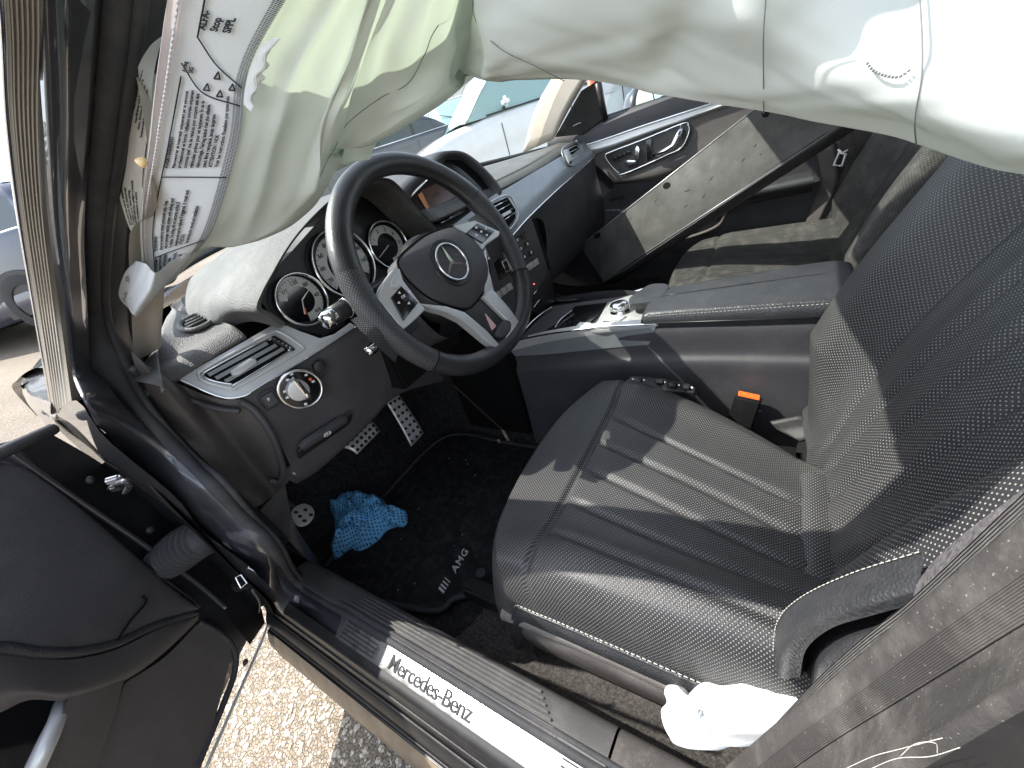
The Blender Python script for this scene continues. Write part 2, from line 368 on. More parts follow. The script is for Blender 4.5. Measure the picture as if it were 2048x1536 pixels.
# loose stones close to the sill, real pebbles
rng = random.Random(4); V, Fc = [], []
ico = bmesh.new(); bmesh.ops.create_icosphere(ico, subdivisions=1, radius=1); iv = [tuple(v.co) for v in ico.verts]; ifc = [tuple(v.index for v in f.verts) for f in ico.faces]; ico.free()
for _ in range(5200):
    x, y = rng.uniform(-1.35, -.7), rng.uniform(-.1, 1.3); s = rng.choice([.0025, .003, .004, .005, .0065]); a = rng.uniform(0, 6.28); ca, sa = math.cos(a), math.sin(a); o = len(V); sx, sy = s * rng.uniform(.8, 1.5), s * rng.uniform(.6, 1.1)
    for p in iv: V.append((x + ca * p[0] * sx - sa * p[1] * sy, y + sa * p[0] * sx + ca * p[1] * sy, gz(x, y) + .0003 + p[2] * s * .35))
    Fc += [tuple(i + o for i in f) for f in ifc]
m_stone = mat('pale stone chips', (.46, .40, .32), .8, var=.5, vscale=130)
tag(obj('gravel', V, Fc, m_stone, smooth=False), 'pale stone chips lying in the asphalt beside the door sill', kind='stuff')

# ------------------------------------------------------------------ the car: one thing, its cabin as parts
car = tag(empty('car'), 'dark blue saloon with its driver door open, black leather cabin and burst airbags', 'car')

# --- floor and inner shell
floor_rows = [[(-.72, y, .41), (-.706, y, .33), (-.66, y, .29), (-.40, y, .283), (-.16, y, .29), (-.12, y, .50)] for y in (-.75, -.3, .1, .35)] + \
    [[(-.72, .55, .42), (-.68, .52, .33), (-.6, .52, .31), (-.4, .52, .305), (-.16, .52, .31), (-.12, .5, .5)], [(-.72, .75, .6), (-.68, .72, .55), (-.6, .72, .55), (-.4, .72, .55), (-.16, .72, .55), (-.12, .6, .55)], [(-.72, .80, .8), (-.68, .78, .8), (-.6, .78, .8), (-.4, .78, .8), (-.16, .78, .8), (-.12, .7, .8)]]
fl = loft('floor_carpet', floor_rows, m_carpet, car, 30, 20)
loft('carpet_patch', [[(-.690, y, .345), (-.655, y, .316), (-.60, y, .296), (-.5, y, .290)] for y in (-.50, -.3, -.1, .02)], m_carpetg, fl, 12, 10)
loft('footwell_carpet', [[(.12, y, .5), (.16, y, .30), (.4, y, .28), (.62, y, .30), (.70, y, .42)] for y in (-.75, 0, .4)] + [[(.12, .66, .6), (.16, .66, .55), (.4, .66, .55), (.62, .66, .55), (.70, .66, .6)], [(.12, .7, .8), (.16, .72, .8), (.4, .72, .8), (.62, .72, .8), (.7, .72, .8)]], m_carpet, car, 20, 16)
box('rear_bench', (0, -1.35, .62), (1.3, .25, .75), m_carpet, car, .05)
loft('roof', [[(x, y, z) for y, z in ((-.27, 1.375), (-.5, 1.41), (-.9, 1.42), (-1.6, 1.36))] for x, in ((-.60,), (-.3,), (.0,), (.3,), (.60,))], m_beige, car, 12, 10, thick=.03)
# windscreen
def wy(x): return .75 - 2.0 * abs(x) ** 3.87
def wz(x): return .985 - .055 * abs(x / .68) ** 2
xx = np.linspace(-.655, .68, 15)
lo = [(x, wy(x), wz(x)) for x in xx]; hi = [(x * .86, -.26 - .05 * abs(x), 1.375) for x in xx]; mid = [(x * .95, .5 * (wy(x) - .26) + .02, 1.20 + .01 - .02 * abs(x)) for x in xx]
loft('windscreen', [lo, mid, hi], m_wind, car, 10, 24)
tube('windscreen_seal', [(x, wy(x) - .012, wz(x) + .012) for x in np.linspace(-.66, .68, 15)], .009, m_black, car, 6, n=40)
tube('windscreen_header', [(x, -.265 - .05 * abs(x), 1.378) for x in np.linspace(-.6, .6, 9)], .03, m_beige, car, 8)
# front bonnet and scuttle outside, seen only past the windscreen edge
bx_ = np.linspace(-.76, .76, 15)
loft('bonnet', [[(x, wy(min(.60, abs(x))) + .004, wz(x) - .014) for x in bx_], [(x, wy(min(.60, abs(x))) * .5 + .45, .955 - .06 * (x / .76) ** 2) for x in bx_], [(x, 1.2, .89 - .05 * (x / .76) ** 2) for x in bx_], [(x, 1.7, .82 - .05 * (x / .76) ** 2) for x in bx_], [(x, 1.95, .68 - .05 * (x / .76) ** 2) for x in bx_]], m_paint, car, 24, 24)
for s in (1,): loft('front_wing', [[(s * .76, y, .90), (s * .80, y, .7), (s * .8, y, .3)] for y in (.1, .8, 1.9)], m_paint, car, 8, 8)
loft('bulkhead', [[(-.78, .86, .86), (0, .86, .93), (.78, .86, .86)], [(-.78, .86, .3), (0, .86, .3), (.78, .86, .3)]], m_void, car, 4, 10)
# right side: pillar, trims
loft('a_pillar', [[P(1110, 272, x=.67), P(1060, 300, x=.67) + A3(0, .02, 0)], [P(1170, 166, x=.64), P(1105, 166, x=.65)], [(.60, -.27, 1.37), (.60, -.22, 1.37)]], m_beige, car, 10, 8, thick=.03)
loft('a_pillar', [[P(266, 722, x=-.722), P(292, 712, x=-.705), P(322, 694, x=-.69), A3(-.68, .28, .90)], [P(264, 640, x=-.715), P(292, 625, x=-.70), P(327, 605, x=-.685), A3(-.675, .25, .95)], [P(258, 480, x=-.712), P(300, 470, x=-.695), P(335, 470, x=-.68), A3(-.665, .14, 1.03)], [P(290, 250, x=-.707), P(330, 250, x=-.69), P(360, 250, x=-.675), A3(-.65, .02, 1.12)], [A3(-.645, -.29, 1.36), A3(-.625, -.285, 1.37), A3(-.61, -.28, 1.375), A3(-.60, -.27, 1.37)]], m_beige, car, 30, 12)
loft('roof_rail', [[(s * .60, -.28, 1.375), (s * .63, -.30, 1.35)], [(s * .60, -.7, 1.40), (s * .63, -.7, 1.37)], [(s * .58, -1.6, 1.36), (s * .62, -1.6, 1.33)]], m_paint, car, 8, 4, thick=.03) if False else None
for s in (-1, 1):
    loft('roof_rail', [[(s * .595, -.28, 1.385), (s * .635, -.30, 1.35)], [(s * .595, -.7, 1.41), (s * .635, -.7, 1.37)], [(s * .58, -1.6, 1.36), (s * .62, -1.6, 1.33)]], m_beige, car, 8, 4, thick=.03)
loft('b_pillar', [[(.70, -.52, .35), (.70, -.70, .35)], [(.70, -.50, .75), (.70, -.68, .75)], [(.60, -.55, 1.38), (.60, -.66, 1.38)]], m_panelbrown, car, 10, 6, thick=.04)
box('rear_side_panel', (.73, -1.15, .65), (.05, .95, .62), m_soft, car, .02)
box('rear_side_panel', (-.745, -1.15, .65), (.05, .85, .60), m_soft, car, .02)
for sx in (-1, 1):
    loft('unseen_sun_visor', [[(sx * .615, -.25, 1.335), (sx * .625, -.07, 1.262)], [(sx * .59, -.25, 1.345), (sx * .60, -.055, 1.26)], [(sx * .10, -.25, 1.36), (sx * .10, -.045, 1.28)], [(sx * .08, -.25, 1.355), (sx * .08, -.055, 1.285)]], m_beige, car, 16, 8, thick=.015)  # unseen visors, folded down and widened to shade the armrest and backrest
mm = box('rear_view_mirror', (0, -.10, 1.29), (.24, .04, .06), m_black, car, .015); box('mirror_arm', (0, -.06, 1.31), (.03, .08, .02), m_black, mm, .004)

# --- door aperture: painted body band, weatherstrip, inner cover. stations from the roof down the pillar and back along the sill
st = [  # e0(outer dark return)      e1 paint outer      e2 paint inner/seal    e3 seal inner       e4 inner cover      (pixel, x) or (pixel, z)
    dict(e1=((88, -80), -.757), e2=((215, -80), -.728), e3=((262, -80), -.722), e4=((375, -80), -.69)),
    dict(e1=((92, 60), -.758), e2=((206, 60), -.730), e3=((252, 60), -.724), e4=((335, 60), -.692)),
    dict(e1=((100, 250), -.760), e2=((190, 250), -.734), e3=((228, 250), -.728), e4=((300, 230), -.695)),
    dict(e1=((115, 450), -.765), e2=((172, 450), -.738), e3=((204, 450), -.732), e4=((262, 450), -.70)),
    dict(e1=((137, 600), -.772), e2=((175, 610), -.745), e3=((202, 611), -.738), e4=((262, 600), -.705)),
    dict(e1=((152, 743), -.785), e2=((200, 715), -.753), e3=((226, 695), -.745), e4=((272, 700), -.71)),
    dict(e1=((180, 808), -.79), e2=((258, 810), -.757), e3=((287, 812), -.748), e4=((335, 835), -.715)),
    dict(e1=((226, 888), -.79), e2=((354, 915), -.760), e3=((378, 915), -.750), e4=((420, 925), -.715)),
    dict(e1=((330, 992), -.79), e2=((417, 977), -.762), e3=((441, 968), -.752), e4=((468, 970), -.71)),
    dict(e1=((383, 1063), -.79), e2=((479, 1044), -.763), e3=((505, 1042), -.752), e4=((540, 1040), -.71)),
    dict(e1=((474, 1130), -.79), e2=((537, 1102), -.763), e3=((555, 1095), -.752), e4=((600, 1105), -.71)),
]
for i_, s in enumerate(st):
    k_ = (.018, .018, .018, .018, .016, .010)[i_] if i_ < 6 else 0
    for q in s: s[q] = (s[q][0], s[q][1] + (k_ if q != 'e4' else k_ * .5))
rows = []
for s in st:
    e = [P(*s[k][0], x=s[k][1]) for k in ('e1', 'e2', 'e3', 'e4')]; rows.append(e)
SILLY = [.30, .15, -.1, -.3]
for y in SILLY: rows.append([A3(-.788, y, .405), A3(-.7475, y, .4315), A3(-.7385, y, .4385), A3(-.70, y, .418)])
rows.append([A3(-.79, -.42, .42), A3(-.75, -.42, .445), A3(-.74, -.42, .452), A3(-.71, -.41, .45)])
R = np.array(rows); NS = 90
E1, E2, E3, E4 = (cr(R[:, k], NS) for k in range(4))
n1 = nrm(A3(-1, -.2, .3))
band = []
for i in range(NS):
    w = E2[i] - E1[i]; nn = nrm(np.cross(E2[min(i + 1, NS - 1)] - E2[max(i - 1, 0)], w)); nn = nn if nn @ (CAM - E2[i]) > 0 else -nn
    k = np.linalg.norm(w)
    f_ = max(0, 1 - i / 45); band.append([E1[i] + A3(.03, .03, -.02) - nn * .02, E1[i] - nn * .003, E1[i] + w * .05, E1[i] + w * .30 + nn * .0012, E1[i] + w * .5 + nn * (.0016 - .003 * f_), E1[i] + w * .58 + nn * (.0016 - .004 * f_), E1[i] + w * .72 + nn * .0012, E2[i], E2[i] - nn * .008])
body = grid_obj('door_aperture', np.array(band), m_paint, car)
seal_c = (E2 + E3) / 2; seal_r = np.linalg.norm(E3 - E2, axis=1) / 2 * .9 + .0008
tube('weatherstrip', seal_c, seal_r, m_rubber, car, 12)
tube('weatherstrip_lip', E3 + A3(.004, 0, 0), .004, m_rubber, body, 8)
cov = []
for i in range(58):
    w = E4[i] - E3[i]; nn = nrm(np.cross(E3[i + 1] - E3[max(i - 1, 0)], w)); nn = nn if nn @ (CAM - E3[i]) > 0 else -nn
    cov.append([E3[i] - nn * .003, E3[i] + w * .3 + nn * .002, E3[i] + w * .7 + nn * .002, E4[i], E4[i] - nn * .03 + w * .1])
grid_obj('pillar_inner_cover', np.array(cov), m_rubber, car)
tube('cover_edge', E4[:50] , .0035, m_rubber, body, 6)
# ribbed outer pillar moulding
LO = [P(a, b, x=x) for a, b, x in ((-5, -80, -.747), (6, 60, -.748), (16, 250, -.750), (38, 430, -.754), (66, 600, -.764), (90, 740, -.779), (106, 836, -.793))]
LI = [P(a, b, x=x) for a, b, x in ((86, -80, -.739), (88, 60, -.740), (84, 250, -.742), (92, 430, -.746), (112, 600, -.757), (128, 720, -.774), (140, 806, -.79))]
lo_, li_ = cr(LO, 60), cr(LI, 60); rib = []
prof = [0.0, .05, .08, .20]; hgt = [-.004, 0, .001, .001]
for k in range(6): a = .22 + k * .125; prof += [a, a + .02, a + .062, a + .085]; hgt += [0, .0022, .0022, 0]
prof += [1.0]; hgt += [-.003]
for i in range(60):
    w = li_[i] - lo_[i]; t = lo_[min(i + 1, 59)] - lo_[max(i - 1, 0)]; nn = nrm(np.cross(t, w)); nn = nn if nn @ (CAM - lo_[i]) > 0 else -nn
    rib.append([lo_[i] - nn * .012] + [lo_[i] + w * p + nn * h * .5 for p, h in zip(prof, hgt)] + [li_[i] - nn * .012])
mo = grid_obj('pillar_moulding', np.array(rib), m_ribbed, car, smooth=False)
tube('chrome_strip', lo_ , .0016, m_chrome, mo, 6)
# A pillar base corner / wing edge
loft('front_wing', [[A3(-.74, .46, .90), A3(-.785, .465, .868), A3(-.801, .475, .838), A3(-.806, .48, .78), A3(-.81, .48, .5)], [A3(-.72, .8, .89), A3(-.765, .8, .865), A3(-.785, .8, .85), A3(-.80, .8, .78), A3(-.81, .8, .45)], [A3(-.68, 1.3, .86), A3(-.72, 1.3, .84), A3(-.75, 1.3, .82), A3(-.77, 1.3, .74), A3(-.79, 1.3, .4)], [A3(-.6, 1.8, .78), A3(-.66, 1.8, .76), A3(-.70, 1.8, .74), A3(-.72, 1.8, .66), A3(-.74, 1.8, .4)]], m_paint, car, 20, 16)
hp = [P(105, 838, x=-.80), P(150, 800, x=-.79), P(215, 880, x=-.795), P(352, 995, x=-.787), P(405, 1062, x=-.787), P(495, 1130, x=-.787), P(565, 1200, x=-.786)]
hq = [A3(-.80, .62, .84), A3(-.80, .60, .80), A3(-.80, .58, .70), A3(-.80, .56, .60), A3(-.80, .54, .52), A3(-.80, .52, .42), A3(-.80, .48, .33)]
loft('hinge_pillar', [hp, hq], m_paint, car, 3, 24, lu=True)
# --- sill cross-section lofted along the car
def sillrow(y):
    return [A3(x, y, z) for x, z in ((-.772, .422), (-.786, .414), (-.789, .398), (-.794, .385), (-.796, .375), (-.800, .374), (-.808, .362), (-.812, .348), (-.8135, .344), (-.818, .342), (-.826, .325), (-.830, .305), (-.827, .292), (-.80, .285), (-.76, .285))]
sill = loft('door_sill', [sillrow(y) for y in (.385, .2, 0, -.2, -.5, -.9)], m_black, car, 12, 70, uv=True)
m_lip = mat('dusty sill lip with bronze reflection', (.20, .15, .10), .45, var=.3, vscale=20, dust=.3)  # bronze reflection put into the base colour, with real dust over it
loft('sill_lip', [[A3(-.8165, y, .345), A3(-.824, y, .331), A3(-.8305, y, .312), A3(-.832, y, .302)] for y in (.36, .1, -.3, -.9)], m_lip, sill, 8, 8)
for x, z in ((-.7905, .393), (-.797, .377), (-.8105, .356)): tube('sill_crease', [(x - .001, .37, z), (x - .001, .0, z), (x - .001, -.9, z)], .0012, m_plastic, sill, 6)
loft('sill_inner_trim', [[A3(-.742, y, .437), A3(-.735, y, .440), A3(-.715, y, .437), A3(-.700, y, .430), A3(-.694, y, .40), A3(-.690, y, .34)] for y in (.33, .2, 0, -.2, -.285)], m_plastic, sill, 12, 14)
loft('sill_rear_trim', [[A3(-.742, y, .437 + k), A3(-.735, y, .440 + k), A3(-.715, y, .437 + k), A3(-.700, y, .430 + k), A3(-.694, y, .40), A3(-.690, y, .34)] for y, k in ((-.288, 0), (-.34, .004), (-.40, .012), (-.50, .06))], m_dusty, sill, 12, 14)
for k in range(7): box('tread_rib', (-.7385 + k * .0052, -.03, .4415 - .0012 * abs(k - 2)), (.0026, .40 - .012 * k, .0022), m_plastic, sill, .0008)
sc_ = prism('scuff_plate', [(-.775, .15, .4245), (-.775, -.62, .4245), (-.7455, -.62, .4345), (-.7455, .16, .4345)], nrm(A3(-.32, 0, .95)), .003, m_scuff, sill, .001)
SO, SX, SY = A3(-.7706, .030, .4269), A3(0, -1, 0), nrm(A3(.03, 0, .0102))
m_engr = mat('engraved dark letter', (.035, .035, .04), .6, spec=.2)
text('lettering', 'Mercedes-Benz', SO + SX * -.0, SX, SY, .0265, m_engr, sill, depth=.0004, space=.92, bold=.0001)
for k in range(4): box('plate_groove', tuple(A3(-.7695 + k * .0062, -.36, .4272 + k * .0021)), (.0016, .24, .0012), m_engr, sill, .0003, Matrix.Rotation(-.33, 3, 'Y'))
for k in range(5): box('plate_groove', tuple(A3(-.7705 + k * .0052,   .100, .4268 + k * .00176)), (.0014, .08, .001), m_black, sill, .0003, Matrix.Rotation(-.33, 3, 'Y'))
V_, F_ = [], []
for k in range(6):
    v, f = sweep([A3(-.7715 + k * .0042, .041, .4270 + k * .00143), A3(-.7697 + k * .0042, .041, .4276 + k * .00143)], .0006, 5); o = len(V_); V_ += list(v); F_ += [tuple(i + o for i in g) for g in f]
obj('plate_mark', V_, F_, m_mark, sill)
loft('carpet_edge_trim', [[A3(-.70, y, .425), A3(-.688, y, .40), A3(-.680, y, .36), A3(-.672, y, .32)] for y in (.50, .42, .33)] , m_plastic, car, 8, 8)
loft('kick_panel', [[P(520, 1020, x=-.71), P(570, 970, x=-.66)], [P(600, 1105, x=-.71), P(590, 1050, x=-.69)], [A3(-.70, .33, .42), A3(-.675, .40, .36)]], m_plastic, car, 10, 6)

# --- B pillar lower trim and belt at the right edge of the view
bl = [P(1450, 1545, x=-.715), P(1560, 1452, x=-.712), P(1700, 1345, x=-.712), P(1850, 1215, x=-.712), P(2060, 1050, x=-.712), P(2250, 900, x=-.712)]
bm_ = [P(1500, 1600, x=-.735), P(1640, 1500, x=-.733), P(1800, 1400, x=-.733), P(1930, 1320, x=-.733), P(2060, 1240, x=-.733), P(2250, 1130, x=-.733)]
bo = [P(1560, 1700, x=-.757), P(1700, 1620, x=-.757), P(1860, 1530, x=-.757), P(1970, 1465, x=-.757), P(2070, 1410, x=-.757), P(2250, 1330, x=-.757)]
bi = [p + A3(.015, -.06, -.01) for p in bl]
bulge = [(a + b) / 2 + nrm(A3(-.5, .85, .1)) * .006 for a, b in zip(bl, bm_)]
bp = loft('pillar_trim', [bi, bl, bulge, bm_, [(a + b) / 2 + nrm(A3(-.8, .6, 0)) * .004 for a, b in zip(bm_, bo)], bo, [p + A3(-.004, -.04, 0) for p in bo]], m_dusty, car, 36, 40)
def along(t, k):  # a rib line on the trim between its bulge and middle edge
    return cr([b * (1 - t) + m_ * t + nrm(A3(-.6, .8, 0)) * .0008 for b, m_ in zip(bulge, bm_)], 30)
for k in range(13): tube('moulded_rib', along(.20 + k * .065, k), .0004, m_dusty, bp, 5)
ou = [[a, a + A3(-.01, -.03, -.02), a + A3(-.03, -.09, -.06)] for a in bo]
loft('pillar_outer_panel', ou, m_black, car, 30, 10)
for pts in (((1690, 1530), (1745, 1505), (1800, 1490), (1885, 1468)), ((1720, 1540), (1790, 1510), (1860, 1505), (1920, 1487)), ((1800, 1505), (1830, 1480), (1870, 1478), (1875, 1500))): tube('scratch', [P(a, b + 8, x=-.762) for a, b in pts], .00012, m_thread, bp, 4, n=20)
loft('footwell_side', [[A3(-.728, y, z) for z in (.30, .5, .7, .88)] for y in (.30, .5, .7, .86)], m_carpet, car, 6, 6)
sb0 = [P(1555, 1450, x=-.69), P(1640, 1360, x=-.685), P(1740, 1270, x=-.68), P(1840, 1190, x=-.675), P(2060, 985, x=-.67), P(2200, 860, x=-.665)]
sb1 = [p + A3(-.022, .002, -.022) for p in sb0]
loft('seat_belt', [sb0, sb1], m_webbing, car, 4, 40, thick=.0015, lu=True)

# ------------------------------------------------------------------ dashboard
dpl = []
def dtop(x):  # profile of the dash pad from its rear edge up to the windscreen
    a = abs(x); yr = .15 + .07 * min(1, max(0, (a - .25) / .42)) if x > 0 else .16 + .055 * min(1, max(0, (a - .25) / .42))
    zr = (.912 + .018 * min(1, max(0, x / .6))) if x > 0 else .912 - .047 * min(1, max(0, (a - .2) / .5))
    yw, zw = wy(x), wz(x)
    if -.585 < x < -.215: yr, zr = .42, .90
    if x < 0: zw -= .03 * min(1, a / .6)
    return [A3(x, yr + .004, zr - .006), A3(x, yr, zr), A3(x, yr + .02, zr + .013), A3(x, yr + .06, zr + .022 - (.008 if x < -.3 else 0)), A3(x, (yr + .06) * .5 + yw * .5, (zr + .022) * .5 + zw * .5 + .002), A3(x, yw - .02, zw), A3(x, yw, zw - .01)]
xs_ = [-.745, -.70, -.64, -.606, -.58, -.45, -.24, -.20, -.17, 0, .2, .4, .55, .62, .68]
dash = loft('dashboard', [dtop(x) for x in xs_], m_softtop, car, 97, 40, lu=True)
# left end of the pad: slopes down to the door seal
# trim band across
TA, TB, TC = P(355, 757, y=.222), P(700, 648, y=.165), P(500, 775, y=.185)
tl = plane3(TA, TB, TC)
band_px = [(355, 757), (450, 704), (556, 643), (600, 662), (640, 676), (668, 668), (700, 645), (712, 652), (620, 712), (520, 772), (492, 789), (460, 795), (430, 789)]
plate('trim_strip', band_px, tl, m_silver, dash, .012, .004, .0015)
tube('chrome_edge', [PP(a, b, shift(tl, .005)) for a, b in ((355, 759), (430, 790), (462, 796), (495, 789), (522, 772), (620, 713), (712, 653))], .0016, m_chrome, dash, 6, n=50)
# left rectangular vent
vo = [(398, 752), (412, 736), (536, 669), (560, 664), (598, 688), (604, 694), (598, 704), (480, 772), (462, 776), (412, 764)]
vi = [(407, 752), (418, 740), (530, 681), (545, 680), (570, 694), (577, 700), (573, 706), (476, 765), (462, 768), (428, 762)]
vent = plate('air_vent', vi, tl, m_void, dash, .004, .0045, 0)
frame('vent_frame', vo, tl, m_silver, dash, .004, rise=.005, sm=60)
frame('vent_frame', vi, tl, m_chrome, dash, .0022, rise=.006, sm=60)
for (a, b), (c, d) in (((417, 750), (535, 686)), ((432, 757), (553, 690)), ((451, 763), (567, 697))):
    pl = shift(tl, .0075); p, q = PP(a, b, pl), PP(c, d, pl); n = tl[1]; up = nrm(np.cross(q - p, n)); ux = nrm(q - p)
    prism('vent_slat', [p - up * .0025, q - up * .0025, q + up * .0025, p + up * .0025], nrm(n + up * .6), .0025, m_silverd, dash, .0008)
plate('vent_slider', [(460, 742), (500, 716), (512, 718), (514, 726), (476, 750), (464, 750)], tl, m_silver, dash, .006, .012, .0015)
plate('vent_wheel', [(543, 675), (552, 672), (588, 695), (586, 700), (578, 699), (546, 682)], tl, m_black, dash, .006, .008, .001, sm=24)
for k in range(5):
    t = k / 4; a = (550 + 31 * t, 677 + 18 * t); plate('thumb_rib', [(a[0] - 2, a[1] - 2), (a[0] + 2, a[1] - 1), (a[0] + 1, a[1] + 3), (a[0] - 3, a[1] + 1)], tl, m_chrome, dash, .003, .010, .0004)
# round defroster vent
from mathutils.bvhtree import BVHTree
bvh = BVHTree.FromPolygons([v.co for v in dash.data.vertices], [tuple(p.vertices) for p in dash.data.polygons])
hit = bvh.ray_cast(Vector(CAM), Vector(nrm(ray(395, 645))))
rc = A3(*hit[0]); rn = A3(*hit[1]); rn = rn if rn @ (CAM - rc) > 0 else -rn; rc = rc + rn * .003
ru = nrm(np.cross(rn, [0, 1, 0.])); rv = np.cross(rn, ru)
RV = [PP(a, b, (rc, rn)) for a, b in ((360, 652), (372, 640), (398, 629), (420, 628), (428, 635), (418, 648), (394, 659), (370, 661))]
rcent = np.mean(RV, 0); RV = cr(RV, 40, True)
dv = prism('defroster_vent', [rcent + (p - rcent) * .9 + rn * .0005 for p in RV], rn, .006, m_void, dash)
V_, F_ = sweep(RV + rn * .001, .0035, 8, True); obj('vent_frame', V_, F_, m_softtop, dash)
for k in range(3):
    o = (k - 1) * .22; pa, pb = rcent + (PP(368, 655, (rc, rn)) - rcent), rcent + (PP(418, 632, (rc, rn)) - rcent); w_ = PP(398, 629, (rc, rn)) - PP(394, 659, (rc, rn))
    tube('vent_slat', [pa * .93 + pb * .07 + w_ * o + rn * .002, pa * .07 + pb * .93 + w_ * o + rn * .002], .002, m_softtop, dash, 6)
# instrument hood
rim = [P(a, b, y=y) for a, b, y in ((566, 652, .165), (540, 632, .16), (516, 618, .158), (524, 585, .155), (543, 548, .155), (570, 500, .153), (604, 455, .15), (655, 405, .15), (700, 378, .15), (741, 364, .15), (775, 364, .15), (808, 392, .15), (838, 424, .15), (874, 458, .152), (905, 486, .155))]
back = [A3(-.60, .30, .875), A3(-.605, .31, .88), A3(-.61, .33, .885), A3(-.60, .38, .905), A3(-.58, .42, .92), A3(-.55, .47, .935), A3(-.52, .50, .95), A3(-.47, .53, .962), A3(-.42, .55, .968), A3(-.36, .56, .970), A3(-.30, .55, .970), A3(-.25, .50, .962), A3(-.22, .42, .950), A3(-.20, .34, .935), A3(-.19, .28, .92)]
rim_in = [p + (A3(-.40, .20, .89) - p) * .05 + A3(0, .008, 0) for p in rim]
deep = [p + (A3(-.40, .20, .89) - p) * .10 + A3(0, .055, 0) for p in rim]
mids = [.55 * a + .45 * b + A3(0, 0, .012) for a, b in zip(rim, back)]
out_ = [p + (p - A3(-.40, .15, .89)) * .02 + A3(0, .006, 0) for p in rim]
hood = loft('instrument_hood', [deep, rim_in, rim, out_, mids, back], m_softtop, dash, 50, 80)
# cluster face
gp = (A3(-.42, .20, .90), nrm(A3(0, -1, .12)))
plate('cluster_face', [(548, 640), (520, 600), (560, 530), (640, 440), (740, 380), (790, 390), (880, 470), (860, 540), (740, 600), (680, 640), (600, 660)], shift(gp, -.012), m_black, dash, .004, 0, 0)
plate('cluster_surround', [(560, 648), (600, 660), (650, 672), (690, 650), (700, 600), (640, 640)], gp, m_black, dash, .01, 0, .001)
def gauge(c, r, marks):
    n = gp[1]; e1 = nrm(np.cross([0, 0, 1.], n)); e1 = e1 if e1[0] > 0 else -e1; e2 = np.cross(n, e1); e2 = e2 if e2[2] > 0 else -e2
    c = PP(*c, gp); cs = lambda t, q: c + (e1 * math.cos(t) + e2 * math.sin(t)) * q
    th = np.linspace(0, 2 * math.pi, 48, endpoint=False)
    prism('gauge_face', [cs(t, r * .97) - n * .006 for t in th], n, .003, m_gloss, dash)
    V, Fc = sweep([cs(t, r) for t in th], .0022, 8, True); obj('gauge_ring', V, Fc, m_chrome, dash)
    a0, a1 = math.radians(-100), math.radians(160)
    if marks == 'mid': a0, a1 = math.radians(-40), math.radians(220)
    tt = np.linspace(a0, a1, 40)
    V = [cs(t, r * .52) - n * .0045 for t in tt] + [cs(t, r * .85) - n * .0045 for t in tt]; obj('dial_band', V, [(i, i + 1, 41 + i, 40 + i) for i in range(39)], m_dial, dash)
    V, Fc = [], []
    for k in range(25):
        t = a0 + (a1 - a0) * (k + .5) / 25; q = sweep([cs(t, r * .78) - n * .0042, cs(t, r * .84) - n * .0042], .0004, 4); o = len(V); V += list(q[0]); Fc += [tuple(i + o for i in f) for f in q[1]]
    obj('tick_marks', V, Fc, m_ink, dash)
    return c, e1, e2, n, cs
c, e1, e2, n, cs = gauge((606, 599), .0395, 'side')
for s, t in (('40', -5), ('80', 42), ('120', 85), ('4/4', -60), ('1/1', 128)): text('numeral', s, cs(math.radians(t), .0265) - e1 * .005 - e2 * .003 - n * .0040, e1, e2, .0085, m_ink, dash)
for t, l in ((25, .030), (-115, .022)): tube('needle', [c - n * .003, cs(math.radians(t), l) - n * .003], [.0012, .0005], m_mark, dash, 5)
tube('needle', [cs(math.radians(-105), .012) - n * .0035, cs(math.radians(-110), .022) - n * .0035], .0012, m_orange, dash, 5)
c, e1, e2, n, cs = gauge((691, 527), .056, 'mid')
for k, s in enumerate(('20', '40', '60', '80', '100', '120', '140', '160')): text('numeral', s, cs(math.radians(200 - k * 30), .039) - e1 * .006 - e2 * .003 - n * .004, e1, e2, .0095, m_ink, dash)
tube('needle', [c - n * .003, cs(math.radians(215), .045) - n * .003], [.0014, .0005], m_mark, dash, 5)
c, e1, e2, n, cs = gauge((779, 490), .043, 'side')
for k, s in enumerate(('1', '2', '3', '4', '5', '6', '7')): text('numeral', s, cs(math.radians(140 - k * 36), .029) - e1 * .003 - e2 * .003 - n * .004, e1, e2, .0095, m_ink, dash)
tube('needle', [c - n * .003, cs(math.radians(200), .034) - n * .003], [.0013, .0005], m_mark, dash, 5)
# centre screen
sp = plane3(P(838, 385, y=.20), P(935, 330, y=.185), P(868, 440, y=.185))
sh = [(800, 392), (862, 330), (888, 304), (932, 306), (978, 345), (1004, 382), (985, 400), (930, 440), (882, 468), (845, 450)]
hp0 = [PP(a, b, shift(sp, .012)) for a, b in sh]
hb = [p + A3(0, .17, .012) for p in hp0]; 
hi_ = [PP(a, b, shift(sp, .010)) for a, b in ((818, 394), (868, 342), (892, 316), (926, 318), (966, 352), (985, 380), (972, 392), (928, 426), (880, 452), (850, 440))]
hi_ = [a * .5 + b * .5 for a, b in zip(hi_, hp0)]
hd = [PP(a, b, shift(sp, -.008)) for a, b in ((822, 394), (870, 345), (893, 319), (924, 321), (962, 354), (980, 380), (969, 390), (926, 424), (880, 449), (853, 438))]
def ringloft(name, rings, mat_, parent, n=60, **k):
    return grid_obj(name, np.stack([cr(r, n, True) for r in rings]), mat_, parent, cv=True, **k)
scr = ringloft('display_hood', [hd, hi_, hp0, [p + A3(0, .02, .004) for p in hp0], hb], m_soft, dash)
plate('display_screen', [(822, 394), (870, 345), (893, 319), (924, 321), (962, 354), (980, 380), (969, 390), (926, 424), (880, 449), (853, 438)], shift(sp, -.008), m_gloss, dash, .004, 0, 0)
